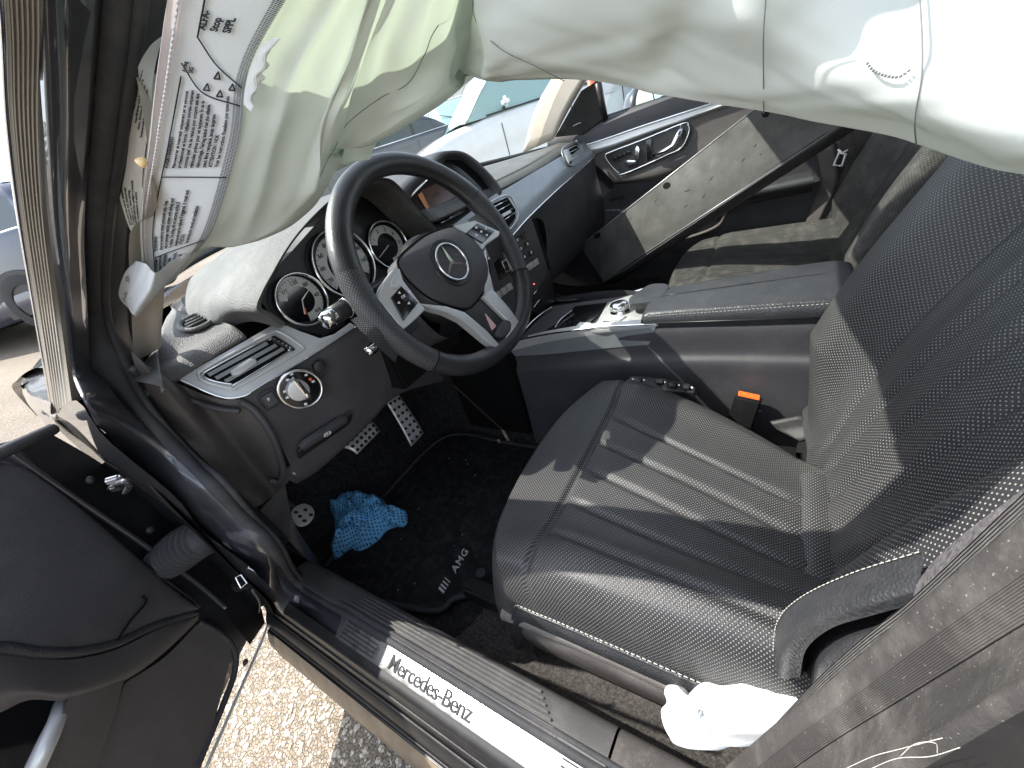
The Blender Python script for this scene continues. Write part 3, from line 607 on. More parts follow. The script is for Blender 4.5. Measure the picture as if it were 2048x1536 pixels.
plate('display_face', [(836, 390), (844, 380), (905, 352), (920, 400), (868, 434), (860, 432)], shift(sp, -.006), m_screen, dash, .001, 0, 0)
plate('display_glow', [(836, 390), (843, 384), (846, 388), (866, 432), (860, 431)], shift(sp, -.0055), m_glow, dash, .0005, 0, 0)
ptext('screen_text', 'Audio', (866, 394), (890, 381), shift(sp, -.0052), .009, m_plastic, dash, rise=.0003)
ptext('screen_text', 'Keine Titel vorhanden', (868, 420), (910, 398), shift(sp, -.0052), .008, m_plastic, dash, rise=.0003)
tube('chrome_edge', [PP(882, 446, shift(sp, -.003)), PP(935, 414, shift(sp, -.003))], .0012, m_chrome, dash, 6)
# right-hand trim
tr = [[P(880, 470, y=.150), P(985, 392, y=.150), P(1012, 377, y=.150), P(1085, 334, y=.150), P(1130, 307, y=.157), P(1160, 288, y=.176), P(1168, 284, y=.19)],
      [P(925, 515, y=.128), P(1000, 435, y=.128), P(1030, 418, y=.130), P(1098, 362, y=.131), P(1148, 325, y=.143), P(1178, 300, y=.165), P(1182, 297, y=.185)],
      [P(950, 545, y=.120), P(1022, 474, y=.120), P(1056, 436, y=.121), P(1112, 382, y=.124), P(1158, 342, y=.139), P(1190, 312, y=.160), P(1194, 308, y=.18)]]
trim_r = loft('trim_strip', tr, m_silverd, dash, 10, 50)
tube('chrome_edge', tr[2], .0022, m_chrome, dash, 6, n=50)
# centre vents
cvp = shift(plane3(P(985, 392, y=.147), P(1030, 372, y=.147), P(1030, 470, y=.118)), .007)
frame('vent_frame', [(975, 412), (1016, 391), (1034, 418), (1034, 438), (1016, 460), (996, 448)], cvp, m_silver, dash, .0045, rise=.003, sm=40)
plate('air_vent', [(973, 414), (1015, 394), (1031, 419), (1031, 436), (1014, 457), (992, 445)], cvp, m_void, dash, .004, .0015, 0)
for k in range(4):
    t = k / 3; a, b = (984 + 16 * t, 416 + 30 * t), (1015 + 14 * t, 400 + 26 * t); tube('vent_slat', [PP(*a, shift(cvp, .003)), PP(*b, shift(cvp, .003))], .0016, m_chrome, dash, 6)
plate('vent_slider', [(1004, 428), (1020, 420), (1024, 424), (1008, 434)], cvp, m_silver, dash, .005, .008, .001)
frame('vent_frame', [(885, 480), (930, 455), (948, 470), (950, 490), (925, 508), (905, 505)], cvp, m_silver, dash, .0045, rise=.001, sm=40)
# right end vent
rvp = plane3(P(1130, 307, y=.155), P(1160, 289, y=.174), P(1158, 342, y=.137))
plate('air_vent', [(1127, 300), (1150, 287), (1161, 301), (1159, 316), (1140, 328)], rvp, m_void, dash, .004, .002, 0)
frame('vent_frame', [(1124, 300), (1152, 284), (1165, 300), (1164, 318), (1140, 332)], rvp, m_silverd, dash, .004, rise=.003, sm=40)
for k in range(4):
    t = k / 3; tube('vent_slat', [PP(1131 + 9 * t, 301 + 20 * t, shift(rvp, .004)), PP(1151 + 8 * t, 291 + 20 * t, shift(rvp, .004))], .0013, m_silver, dash, 6)
plate('vent_slider', [(1126, 300), (1136, 297), (1140, 306), (1146, 316), (1138, 326), (1133, 314)], rvp, m_silver, dash, .003, .006, .0008)
# driver lower panel
lp = [[P(485, 797, y=.19), P(520, 776, y=.186), P(620, 716, y=.172), P(712, 655, y=.160), P(770, 640, y=.15), P(850, 640, y=.15)],
      [P(515, 815, y=.188), P(550, 790, y=.183), P(640, 740, y=.17), P(730, 690, y=.157), P(780, 680, y=.15), P(860, 690, y=.15)],
      [P(548, 865, y=.192), P(585, 845, y=.188), P(660, 800, y=.178), P(745, 740, y=.165), P(800, 720, y=.155), P(870, 730, y=.15)],
      [P(578, 925, y=.212), P(615, 900, y=.208), P(680, 860, y=.198), P(740, 815, y=.188), P(790, 775, y=.175), P(880, 750, y=.17)],
      [P(597, 966, y=.236), P(630, 946, y=.232), P(680, 903, y=.222), P(735, 850, y=.21), P(795, 790, y=.198), P(890, 755, y=.20)],
      [P(597, 966, y=.236) + A3(0, .06, .004), P(630, 946, y=.232) + A3(0, .06, .01), P(680, 903, y=.222) + A3(0, .06, .01), P(735, 850, y=.21) + A3(0, .06, .01), P(795, 790, y=.2) + A3(0, .06, .01), A3(-.2, .28, .64)]]
knee = loft('knee_panel', lp, m_soft, dash, 40, 40)
ecap = [[P(262, 702, x=-.735), P(300, 735, x=-.728), P(355, 766, y=.226), P(430, 796, y=.208), P(485, 799, y=.193)],
        [P(275, 740, x=-.735), P(320, 762, x=-.728), P(380, 790, y=.228), P(450, 815, y=.206), P(505, 822, y=.193)],
        [P(330, 835, x=-.735), P(380, 840, x=-.722), P(440, 850, y=.236), P(505, 866, y=.210), P(545, 872, y=.196)],
        [P(420, 930, x=-.735), P(460, 930, x=-.715), P(505, 930, y=.255), P(545, 935, y=.228), P(570, 935, y=.216)],
        [P(510, 1016, x=-.725), P(528, 1005, x=-.712), P(548, 990, y=.28), P(565, 975, y=.255), P(578, 962, y=.240)]]
cap = loft('dash_end_panel', ecap, m_panelbrown, dash, 30, 30)
tube('panel_ridge', [P(a, b, y=y) for a, b, y in ((482, 803, .188), (510, 822, .184), (540, 862, .186), (556, 900, .197), (566, 940, .216), (560, 962, .236), (540, 962, .246))], .005, m_soft, dash, 8, n=40)
tube('panel_ridge', [P(262, 735, x=-.738), P(310, 772, x=-.728), P(380, 800, y=.224), P(440, 818, y=.203), P(480, 822, y=.19)], .004, m_soft, dash, 8, n=40)
# pad outer end, dark shaded top
ku = plane3(P(560, 770, y=.178), P(640, 770, y=.166), P(600, 830, y=.178))
def pell(c, rx, ry, ang, n=36): 
    a = math.radians(ang); return [(c[0] + rx * math.cos(t) * math.cos(a) - ry * math.sin(t) * math.sin(a), c[1] + rx * math.cos(t) * math.sin(a) + ry * math.sin(t) * math.cos(a)) for t in np.linspace(0, 2 * math.pi, n, endpoint=False)]
KC = (600, 778)
plate('light_switch', pell(KC, 44, 37, 0), ku, m_gloss, dash, .02, .010, .002)
frame('switch_ring', pell(KC, 44, 37, 0), ku, m_chrome, dash, .0045, rise=.010)
plate('switch_knob', pell((598, 782), 23, 21, 0), ku, m_silver, dash, .02, .022, .003)
plate('knob_grip', [(584, 762), (592, 758), (623, 790), (614, 799)], ku, m_chrome, dash, .016, .032, .003)
plate('knob_pointer', [(595, 764), (600, 762), (616, 784), (611, 789)], ku, m_gloss, dash, .004, .034, .0005)
for a, b in ((575, 760), (583, 748), (612, 750), (626, 763), (569, 783), (574, 795), (611, 808)): plate('switch_symbol', [(a - 3, b - 1), (a + 2, b - 3), (a + 4, b + 1), (a - 2, b + 3)], ku, m_mark, dash, .0005, .0108, 0)
plate('switch_symbol', [(617, 757), (622, 755), (624, 760), (619, 762)], ku, m_orange, dash, .0005, .0108, 0)
frame('button_seam', [(516, 794), (543, 777), (562, 800), (560, 808), (538, 820), (532, 818)], ku, m_black, dash, .0016, rise=.002, sm=36)
plate('dash_button', [(522, 796), (542, 783), (558, 803), (539, 815)], ku, m_soft, dash, .006, .004, .001)
text('button_symbol', 'P', PP(537, 803, shift(ku, .0045)), A3(1, -.3, 0), A3(0, 0, 1), .007, m_mark, dash)
plate('sensor_button', pell((640, 734), 12, 12, 0), ku, m_black, dash, .01, .005, .002)
frame('button_seam', [(618, 737), (640, 718), (655, 735), (652, 748), (635, 757)], ku, m_black, dash, .0014, rise=.001, sm=30)
# parking brake release recess
rp = plane3(P(610, 905, y=.205), P(695, 835, y=.190), P(650, 900, y=.214))
plate('release_handle', [(598, 905), (606, 895), (690, 838), (702, 826), (706, 834), (698, 850), (606, 914), (600, 918)], rp, m_black, dash, .006, .006, .002, sm=0)
plate('release_pull', [(604, 898), (612, 888), (688, 838), (696, 836), (696, 846), (610, 902)], rp, m_soft, dash, .01, .010, .003)
PBp = shift(rp, .0105); pc = PP(655, 868, PBp); pe1 = nrm(PP(690, 846, PBp) - pc); pe2 = np.cross(rp[1], pe1); pe2 = pe2 if pe2[2] > 0 else -pe2
V, Fc = sweep([pc + (pe1 * math.cos(t) + pe2 * math.sin(t)) * .0042 for t in np.linspace(0, 2 * math.pi, 24, endpoint=False)], .0005, 5, True); obj('brake_symbol', V, Fc, m_mark, dash)
for sg in (-1, 1): tube('brake_symbol', [pc + (pe1 * math.cos(t) * sg + pe2 * math.sin(t)) * .0058 for t in np.linspace(-.8, .8, 10)], .0005, m_mark, dash, 5)
text('brake_symbol', 'P', pc - pe1 * .0018 - pe2 * .0023, pe1, pe2, .0062, m_mark, dash)
# steering column and its lower shroud
colo = loft('steering_column', [[A3(-.43, y, z + .03), A3(-.44, y, z), A3(-.41, y, z - .055), A3(-.37, y, z - .065), A3(-.33, y, z - .055), A3(-.30, y, z), A3(-.31, y, z + .03)] for y, z in ((.05, .815), (.10, .80), (.2, .765), (.3, .74))], m_soft, car, 12, 24)
box('column_gap', (-.37, .16, .73), (.18, .04, .10), m_void, dash, .005)
def stalk(c, tip, name, r):
    t0 = P(*tip, y=.085); d = nrm(A3(-.41, .10, t0[2] - .0) - t0) ; s = tube(name, [t0, t0 + A3(.03, .006, 0), A3(-.43, .10, t0[2])], [r, r, r * .8], m_black, car, 14)
    lathe('stalk_tip', [(0, -.012), (r * .7, -.0115), (r * .95, -.008), (r * 1.0, 0), (r * 1.0, .004)], t0, nrm(A3(1, .15, 0)), m_chrome, s, 20)
    return s
s1 = stalk(None, (660, 636), 'indicator_stalk', .0125)
tube('stalk_ring', [P(683, 622, y=.079) + A3(.010, .003, 0) + .0135 * (A3(0, 1, 0) * math.cos(t) + A3(0, 0, 1) * math.sin(t)) for t in np.linspace(0, 2 * math.pi, 24, endpoint=False)], .001, m_chrome, s1, 5, closed=True)
stalk(None, (744, 697), 'cruise_stalk', .0085)
# glovebox
gb = [[p + A3(0, .004, -.002) for p in (tr[2][2], tr[2][3], tr[2][4], tr[2][5])], [A3(.16, .135, .80), A3(.35, .135, .81), A3(.52, .145, .82), A3(.66, .16, .83)], [A3(.15, .14, .72), A3(.35, .14, .72), A3(.52, .15, .72), A3(.68, .16, .72)], [A3(.15, .20, .60), A3(.35, .20, .60), A3(.52, .20, .60), A3(.68, .20, .60)], [A3(.15, .40, .58), A3(.35, .40, .58), A3(.52, .40, .58), A3(.68, .40, .58)]]
glove = loft('glovebox', gb, m_soft, dash, 30, 20)
frame('glovebox_handle', [(1098, 452), (1118, 420), (1126, 424), (1122, 440), (1102, 462)], (A3(.25, .134, .8), A3(0, -1, 0)), m_black, dash, .002, rise=.003, sm=24)
# centre stack
cp = plane3(P(1060, 440, y=.128), P(985, 480, y=.128), P(1105, 600, y=.118))
stack = plate('centre_stack', [(1062, 432), (1075, 470), (1092, 525), (1098, 545), (1060, 600), (1010, 640), (960, 620), (940, 540), (930, 520), (960, 500), (1020, 474)], cp, m_soft, dash, .03, .004, .002)
for r_ in range(4):
    for c_ in range(3):
        a = 1046 + r_ * 7.5 - c_ * 13; b = 468 + r_ * 17 + c_ * 8.5
        plate('keypad_button', [(a - 5, b), (a + 4, b - 5), (a + 8, b + 6), (a - 1, b + 11)], cp, m_gloss, dash, .003, .006, .0006)
        if (r_, c_) != (0, 0): plate('keypad_symbol', [(a + 0, b + 1), (a + 2, b), (a + 4, b + 5), (a + 2, b + 6)], cp, m_mark, dash, .0004, .0064, 0)
for k in range(3):
    a, b = 1072 - k * 9.5, 519 + k * 6.5; plate('silver_key', [(a - 5, b + 3), (a + 3, b - 3), (a + 7, b + 8), (a - 1, b + 14)], cp, m_silver, dash, .004, .008, .0008)
for k in range(3):
    a, b = 1018 - k * 11, 568 + k * 8; plate('silver_key', [(a - 5, b + 3), (a + 4, b - 3), (a + 9, b + 9), (a, b + 15)], cp, m_silver, dash, .004, .008, .0008)
plate('stack_screen', [(982, 505), (1020, 484), (1040, 535), (1000, 560)], cp, m_gloss, dash, .002, .006, .0005)
frame('selector_frame', [(1004, 524), (1018, 516), (1026, 536), (1012, 545)], cp, m_chrome, dash, .0028, rise=.008)
tube('chrome_edge', [PP(975, 497, shift(cp, .008)), PP(1002, 486, shift(cp, .008))], .002, m_chrome, dash, 6)
plate('stack_ledge', [(1064, 560), (1100, 540), (1112, 600), (1080, 628), (1060, 620)], cp, m_black, dash, .02, .002, .001)
for (a, b), (c, d) in (((1068, 588), (1076, 578)), ((1068, 614), (1085, 592))): tube('chrome_edge', [PP(a, b, shift(cp, .004)), PP(c, d, shift(cp, .004))], .0013, m_chrome, dash, 5)
lathe('warning_light', [(0, .001), (.0012, .0008), (.0015, 0)], PP(1068, 568, shift(cp, .004)), cp[1], m_lit, dash, 10)
box('stack_light_block', (-.01, .26, .47), (.27, .24, .34), m_void, dash, .01)  # unseen block added to stop sun leaking onto the carpet
loft('stack_side', [[P(1062, 432, y=.128) + A3(.02, 0, 0), P(1100, 545, y=.125) + A3(.01, 0, 0), A3(.11, .12, .62), A3(.10, .06, .60)], [P(1062, 432, y=.128) + A3(.05, .06, -.03), A3(.15, .2, .72), A3(.14, .2, .6), A3(.14, .1, .56)]], m_soft, dash, 6, 20)

# ------------------------------------------------------------------ centre console
con_rows = []
for y, zt in ((.13, .600), (.0, .612), (-.10, .622), (-.21, .632), (-.35, .636), (-.56, .634), (-.75, .63)):
    con_rows.append([A3(-.135, y, zt - .006), A3(-.138, y, zt - .02), A3(-.140, y, zt - .06), A3(-.150, y, zt - .075), A3(-.152, y, zt - .12), A3(-.158, y, zt - .22), A3(-.165, y, .30)])
console = loft('centre_console', con_rows, m_soft, car, 40, 40)
con_r = [[A3(xr, y, zt), A3(xr + .004, y, zt - .06), A3(xr + .012, y, zt - .2), A3(.10, y, .30)] for y, zt, xr in ((.13, .605, .10), (0, .62, .09), (-.12, .632, .05), (-.2, .632, .0), (-.5, .63, .02), (-.75, .63, .03))]
loft('console_side', con_r, m_soft, console, 10, 10)
# silver side rail
rl = [[P(1022, 702, x=-.140), P(1100, 683, x=-.139), P(1200, 668, x=-.137), P(1311, 654, x=-.136)], [P(1030, 682, x=-.139), P(1100, 668, x=-.138), P(1200, 655, x=-.136), P(1318, 648, x=-.135)], [P(1034, 676, x=-.128), P(1104, 660, x=-.126), P(1204, 645, x=-.124), P(1316, 640, x=-.124)]]
loft('console_rail', rl, m_silver, console, 8, 40)
loft('rail_lower', [rl[0], [P(1030, 712, x=-.143), P(1100, 708, x=-.142), P(1200, 698, x=-.140), P(1298, 689, x=-.139)]], m_silverd, console, 4, 40)
tube('chrome_edge', [p + A3(-.001, 0, .001) for p in rl[1]], .0022, m_chrome, console, 6, n=40)
tube('chrome_edge', [P(1110, 603, x=.10), P(1160, 598, x=.10), P(1250, 588, x=.10), P(1300, 575, x=.11)], .004, m_chrome, console, 8, n=30)
cz = (A3(0, 0, .622), nrm(A3(0, .055, 1)))
plate('console_tray', [(1040, 676), (1075, 640), (1105, 612), (1250, 592), (1310, 582), (1330, 620), (1310, 648), (1200, 658)], shift(cz, -.006), m_soft, console, .01, 0, 0)
plate('storage_lid', [(1122, 640), (1150, 612), (1220, 604), (1195, 632), (1165, 656), (1080, 668)], cz, m_gloss, console, .006, -.003, .001)
tube('chrome_edge', [PP(a, b, cz) for a, b in ((1040, 674), (1058, 650), (1080, 630), (1104, 614))], .0022, m_chrome, console, 6, n=24)
tube('chrome_edge', [PP(a, b, cz) for a, b in ((1110, 655), (1122, 638), (1145, 620))], .0012, m_chrome, console, 6, n=24)
sk_ = P(1110, 632, y=.10); soc = lathe('power_socket', [(0, .006), (.010, .006), (.0125, .004), (.013, 0), (.013, -.01)], sk_, nrm(A3(-.3, -.9, .4)), m_black, console, 24)
text('socket_text', '12V', sk_ + nrm(A3(-.3, -.9, .4)) * .0065 + A3(-.007, -.0, -.003), A3(.95, -.32, 0), A3(.1, .35, .9), .0075, m_mark, console)
plate('control_panel', [(1196, 640), (1215, 605), (1262, 590), (1300, 590), (1312, 620), (1290, 650), (1200, 660), (1180, 660)], cz, m_silver, console, .006, .001, .001)
kc = PP(1240, 622, shift(cz, .003)); kn = cz[1]
lathe('rotary_knob', [(0, .020), (.010, .0205), (.0165, .019), (.0195, .016), (.020, .010), (.0185, .006), (.021, .003), (.0215, 0)], kc, kn, m_chrome, console, 40)
V, Fc = [], []
for k in range(36):
    t = 2 * math.pi * k / 36; q = sweep([kc + kn * .006 + .020 * A3(math.cos(t), math.sin(t), 0), kc + kn * .016 + .0202 * A3(math.cos(t), math.sin(t), 0)], .0006, 4); o = len(V); V += list(q[0]); Fc += [tuple(i + o for i in f) for f in q[1]]
obj('knob_knurling', V, Fc, m_silver, console)
plate('console_button', [(1216, 636), (1226, 627), (1244, 627), (1252, 632), (1240, 640), (1222, 640)], cz, m_silver, console, .004, .004, .001)
plate('console_button', [(1200, 648), (1208, 642), (1228, 643), (1222, 653)], cz, m_gloss, console, .003, .003, .0005)
plate('console_button', [(1226, 651), (1230, 643), (1250, 643), (1246, 650)], cz, m_silverd, console, .003, .003, .0005)
plate('data_card', [(1148, 656), (1160, 644), (1182, 646), (1176, 658)], cz, m_mark, console, .001, .004, 0)
# armrest
def arow(y, z, xl, xr, h):
    xr = -.012 + .05 * min(1, max(0, (-.18 - y) / .3))
    return [A3(xl, y, z - .05), A3(xl - .004, y, z - .025), A3(xl - .002, y, z - .008), A3(xl + .010, y, z + .001), A3((xl + xr) / 2, y, z + .005), A3(xr - .012, y, z + .001), A3(xr, y, z - .01), A3(xr + .002, y, z - .05)]
arm = loft('armrest', [arow(-.182, .628, -.130, .115, 0), arow(-.183, .645, -.131, .118, 0), arow(-.192, .655, -.132, .12, 0), arow(-.22, .659, -.132, .122, 0), arow(-.35, .664, -.133, .122, 0), arow(-.46, .667, -.133, .122, 0), arow(-.50, .662, -.132, .12, 0), arow(-.508, .645, -.13, .118, 0), arow(-.51, .625, -.128, .116, 0)], m_leather, car, 50, 40)
stitches('stitching', [A3(-.1345, y, .652 + .036 * (-.2 - y)) for y in (-.2, -.3, -.4, -.5)], m_thread, arm, .006, .004, .0004)
tube('armrest_seam', [A3(-.072 + .12 * (-.2 - y), y, .664 + z) for y, z in ((-.21, -.0005), (-.24, .0014), (-.3, .0036), (-.36, .0058), (-.42, .0072), (-.455, .0078), (-.49, .005))], .0012, m_black, arm, 6)
tube('armrest_split', [A3(-.1375, -.19, .6385), A3(-.139, -.35, .6405), A3(-.1375, -.50, .6405)], .0014, m_black, arm, 6)
flap = plate('armrest_lever', [(1258, 596), (1276, 582), (1300, 568), (1328, 566), (1338, 572), (1332, 584), (1318, 598), (1290, 604), (1262, 606)], (A3(0, -.2, .660), nrm(A3(0, .1, 1))), m_leather, arm, .014, .003, .004, sm=40)
loft('console_rear', [[A3(-.125, -.525, .60), A3(-.12, -.525, .655), A3(.02, -.525, .655), A3(.025, -.525, .60)], [A3(-.125, -.75, .60), A3(-.12, -.75, .655), A3(.02, -.75, .655), A3(.025, -.75, .60)]], m_soft, console, 6, 20, lu=True)

# ------------------------------------------------------------------ pedals
def pedal(name, px4, pl, rows_, cols_, hole_r, curve=0.):
    """steel pad with real round studs set in its holes; px4: corners tl, tr, br, bl"""
    c = [PP(a, b, pl) for a, b in px4]; n = pl[1]
    q = lambda u, v: (c[0] * (1 - u) + c[1] * u) * (1 - v) + (c[3] * (1 - u) + c[2] * u) * v + n * curve * (1 - (2 * v - 1) ** 2)
    m_ = 14; G = np.array([[q(u, v) for v in np.linspace(0, 1, m_)] for u in np.linspace(0, 1, 8)])
    o = grid_obj(name, G, m_steel, car, thick=.004)
    k = 0; V, Fc = [], []
    for i in range(rows_):
        for j in range(cols_):
            u, v = (j + .5) / cols_, (i + .5) / rows_
            p = q(u, v); e1 = nrm(c[1] - c[0]); e2 = np.cross(n, e1)
            ring = [p + n * .0025 + (e1 * math.cos(t) + e2 * math.sin(t)) * hole_r for t in np.linspace(0, 2 * math.pi, 14, endpoint=False)]
            V = ring + [r - n * .004 for r in ring] + [p + n * .003]
            F_ = [(a, (a + 1) % 14, 28) for a in range(14)] + [(a, (a + 1) % 14, 14 + (a + 1) % 14, 14 + a) for a in range(14)]
            obj('rubber_stud', V, F_, m_black, o)
    return o
bpl = plane3(P(690, 885, y=.40), P(745, 840, y=.42), P(722, 910, y=.37))
bpd = pedal('brake_pedal', [(683, 893), (738, 840), (760, 862), (715, 908)], bpl, 3, 6, .0038, .006)
box('pedal_arm', tuple(PP(735, 865, bpl) + A3(0, .08, .10)), (.02, .16, .02), m_black, bpd, .004, Matrix.Rotation(.8, 3, 'X'))
apl = plane3(P(790, 800, y=.46), P(850, 870, y=.42), P(822, 893, y=.42))
apd = pedal('accelerator_pedal', [(772, 803), (798, 790), (848, 866), (823, 893)], apl, 7, 3, .0042, .004)
ppl = plane3(P(590, 1015, y=.42), P(630, 1020, y=.40), P(605, 1050, y=.37))
ppd = prism('parking_brake_pedal', cr([PP(a, b, ppl) for a, b in ((583, 1026), (590, 1014), (608, 1007), (624, 1014), (629, 1028), (620, 1043), (605, 1050), (592, 1045))], 40, True), ppl[1], .004, m_steel, car, .0008)
for a, b in ((592, 1024), (611, 1019), (600, 1032), (622, 1029), (609, 1041)):
    p = PP(a, b, shift(ppl, .0012)); e1 = nrm(np.cross(ppl[1], [0, 0, 1.])); e2 = np.cross(ppl[1], e1); prism('rubber_stud', [p + (e1 * math.cos(t) + e2 * math.sin(t)) * .0042 for t in np.linspace(0, 2 * math.pi, 16, endpoint=False)], ppl[1], .003, m_black, ppd)
tube('pedal_arm', [PP(592, 1022, ppl) + A3(0, .02, 0), PP(560, 990, ppl) + A3(0, .03, .01), PP(540, 960, ppl) + A3(0, .08, .04)], .010, m_soft, ppd, 8, n=12)

# ------------------------------------------------------------------ steering wheel
TL = math.radians(21); W = A3(-.3715, .022, .8645)
wa = A3(0, -math.cos(TL), math.sin(TL)); wu = A3(1, 0, 0); wv = A3(0, math.sin(TL), math.cos(TL))
wp = (W, wa)
wl = lambda u, v, w=0.: W + wu * u + wv * v + wa * w
def ang(px, py): d = PP(px, py, wp) - W; return math.atan2(d @ wv, d @ wu)
RR = .1640
def rimarc(t0, t1, r, m_, n, name, parent):
    th = np.linspace(t0, t1, n); seg = 20; G = []
    for t in th:
        rad = RR - .012 * max(0, -math.sin(t)) ** 6; c = wl(rad * math.cos(t), rad * math.sin(t)); e = wu * math.cos(t) + wv * math.sin(t)
        thumb = r * (1 + .14 * math.exp(-((math.sin(t) - .35) / .3) ** 2))
        G.append([c + e * thumb * 1.0 * math.cos(a) + wa * thumb * .95 * math.sin(a) for a in np.linspace(0, 2 * math.pi, seg + 1)])
    return grid_obj(name, np.array(G), m_, parent)
aL, aLb = ang(690, 550) % (2 * math.pi), ang(866, 718) % (2 * math.pi)
aR, aRb = ang(950, 378), ang(1040, 545)
wheel = rimarc(aR, aL, .0155, m_wheel, 70, 'steering_wheel', car)
rimarc(aL, aLb, .0160, m_grip, 40, 'rim_grip', wheel)
rimarc(aLb, aRb + 2 * math.pi, .0155, m_wheel, 50, 'rim_lower', wheel)
rimarc(aRb, aR, .0160, m_grip, 40, 'rim_grip', wheel)
for t in (aL, aLb, aR, aRb):
    rad = RR - .012 * max(0, -math.sin(t)) ** 6; c = wl(rad * math.cos(t), rad * math.sin(t)); e = wu * math.cos(t) + wv * math.sin(t)
    tube('rim_seam', [c + (e * math.cos(a) + wa * math.sin(a)) * .0166 for a in np.linspace(0, 2 * math.pi, 20, endpoint=False)], .0007, m_void, wheel, 5, closed=True)
V, Fc = [], []   # baseball stitching round the inner side of the rim
for k in range(150):
    t = aR + (aL - aR) * k / 150; c = wl(RR * math.cos(t), RR * math.sin(t)); e = wu * math.cos(t) + wv * math.sin(t); tt = -wu * math.sin(t) + wv * math.cos(t)
    for sg in (-1, 1):
        a0 = math.pi + .12 * sg; pt = lambda q: c + (e * math.cos(q) + wa * math.sin(q)) * .0160
        q = sweep([pt(math.pi) , pt(math.pi - .28) + tt * .0018 * sg], .0005, 4); o = len(V); V += list(q[0]); Fc += [tuple(i + o for i in f) for f in q[1]]
tag(obj('stitching', V, Fc, m_leather, wheel), kind='stuff')
def wpl(name, pix, m_, thick=.006, rise=.004, bev=.0012, sm=0, seg=3): return plate(name, pix, wp, m_, wheel, thick + .006, rise + .008, bev, sm, seg)
# grip bulges where the spokes meet the rim
loft('spoke_arm', [[PP(702, 640, shift(wp, -.006)), PP(740, 680, shift(wp, .006)), PP(790, 725, shift(wp, -.008))], [PP(758, 606, shift(wp, -.002)), PP(780, 640, shift(wp, .010)), PP(805, 690, shift(wp, -.006))], [PP(790, 560, shift(wp, -.01)), PP(815, 610, shift(wp, .008)), PP(840, 650, shift(wp, -.01))]], m_grip, wheel, 14, 14)
loft('spoke_arm', [[PP(935, 440, shift(wp, -.01)), PP(960, 470, shift(wp, .006)), PP(985, 530, shift(wp, -.01))], [PP(960, 425, shift(wp, -.004)), PP(995, 455, shift(wp, .008)), PP(1012, 500, shift(wp, -.008))], [PP(985, 420, shift(wp, -.006)), PP(1015, 450, shift(wp, .004)), PP(1030, 500, shift(wp, -.008))]], m_grip, wheel, 14, 14)
# silver spoke frames
lsp = [(755, 595), (768, 566), (790, 535), (800, 538), (806, 560), (842, 608), (852, 618), (830, 640), (806, 660), (800, 652)]
wpl('spoke_trim', lsp, m_silver, .010, .003, .0015)
wpl('switch_pad', [(783, 594), (803, 572), (837, 605), (808, 641)], m_gloss, .003, .0055, .0008)
wpl('return_button', [(781, 565), (790, 552), (803, 561), (796, 577), (785, 574)], m_silver, .003, .0065, .001)
for a, b, dx, dy in ((799, 585, -1, -1), (819, 583, 1, -1), (798, 605, -1, 1), (818, 606, 1, 1)):
    wpl('switch_symbol', [(a - 3, b + 2), (a, b - 3), (a + 3, b + 2)], m_mark, .0004, .0062, 0)
ptext('switch_text', 'OK', (805, 598), (815, 591), wp, .0055, m_mark, wheel, rise=.0142)
wpl('switch_key', [(803, 595), (811, 588), (820, 596), (812, 604)], m_black, .002, .0059, .0005)
rsp = [(908, 452), (950, 441), (1000, 463), (998, 472), (972, 490), (966, 500), (958, 490), (930, 468)]
wpl('spoke_trim', rsp, m_silver, .010, .003, .0015)
wpl('switch_pad', [(932, 466), (955, 446), (990, 462), (966, 486)], m_gloss, .003, .0055, .0008)
for a, b in ((953, 455), (972, 457), (953, 470), (963, 463), (974, 470)): wpl('switch_symbol', [(a - 2, b - 2), (a + 2, b - 2), (a + 2, b + 2), (a - 2, b + 2)], m_mark, .0004, .0062, 0)
# lower V spoke
vo_ = [(836, 604), (858, 612), (893, 616), (925, 630), (972, 670), (1012, 698), (1020, 690), (1046, 657), (1020, 620), (985, 585), (978, 560), (972, 500), (964, 500), (968, 560), (966, 588)]
left_leg = [(840, 606), (893, 612), (930, 624), (945, 636), (975, 662), (1000, 690), (1014, 698), (1006, 706), (975, 682), (925, 640), (893, 624), (850, 612)]
right_leg = [(966, 592), (974, 586), (984, 578), (992, 584), (1020, 617), (1047, 655), (1040, 668), (1013, 698), (1000, 690), (1022, 660), (1020, 645)]
wpl('spoke_trim', left_leg, m_silver, .008, .004, .002)
wpl('spoke_trim', right_leg, m_silver, .008, .004, .002)
wpl('spoke_trim', [(968, 500), (972, 498), (978, 540), (988, 580), (978, 586), (970, 592)], m_silver, .006, .002, .001)
wpl('spoke_infill', [(930, 622), (966, 596), (1022, 650), (1004, 688), (975, 662)], m_black, .004, -.003, .0005)
m_pink = mat('pale red label', (.62, .38, .38), .6)
wpl('spoke_label', [(971, 627), (993, 652), (985, 660)], m_pink, .001, -.001, 0)
wpl('spoke_cover', [(994, 664), (1006, 642), (1018, 640), (1024, 648), (1022, 658), (1008, 674), (998, 672)], m_soft, .006, .004, .002, sm=30)
hub = [(796, 520), (823, 491), (858, 467), (905, 453), (937, 465), (963, 494), (978, 529), (978, 561), (963, 590), (937, 617), (895, 611), (858, 596), (829, 573), (805, 547)]
dome('airbag_cover', hub, wp, m_soft, wheel, h=.016, skirt=.03, sm=72, rings=14, pw=3.2, rise=.006)
tube('cover_gap', cr([PP(a, b, shift(wp, .006)) for a, b in hub], 72, True), .0016, m_void, wheel, 6, closed=True)
ep = shift(wp, .0215); ec = PP(904, 524, ep); er = .0285
lathe('emblem_recess', [(0, -.0008), (er * 1.18, -.0008), (er * 1.26, .0006), (er * 1.32, -.002)], ec, wa, m_black, wheel, 48)
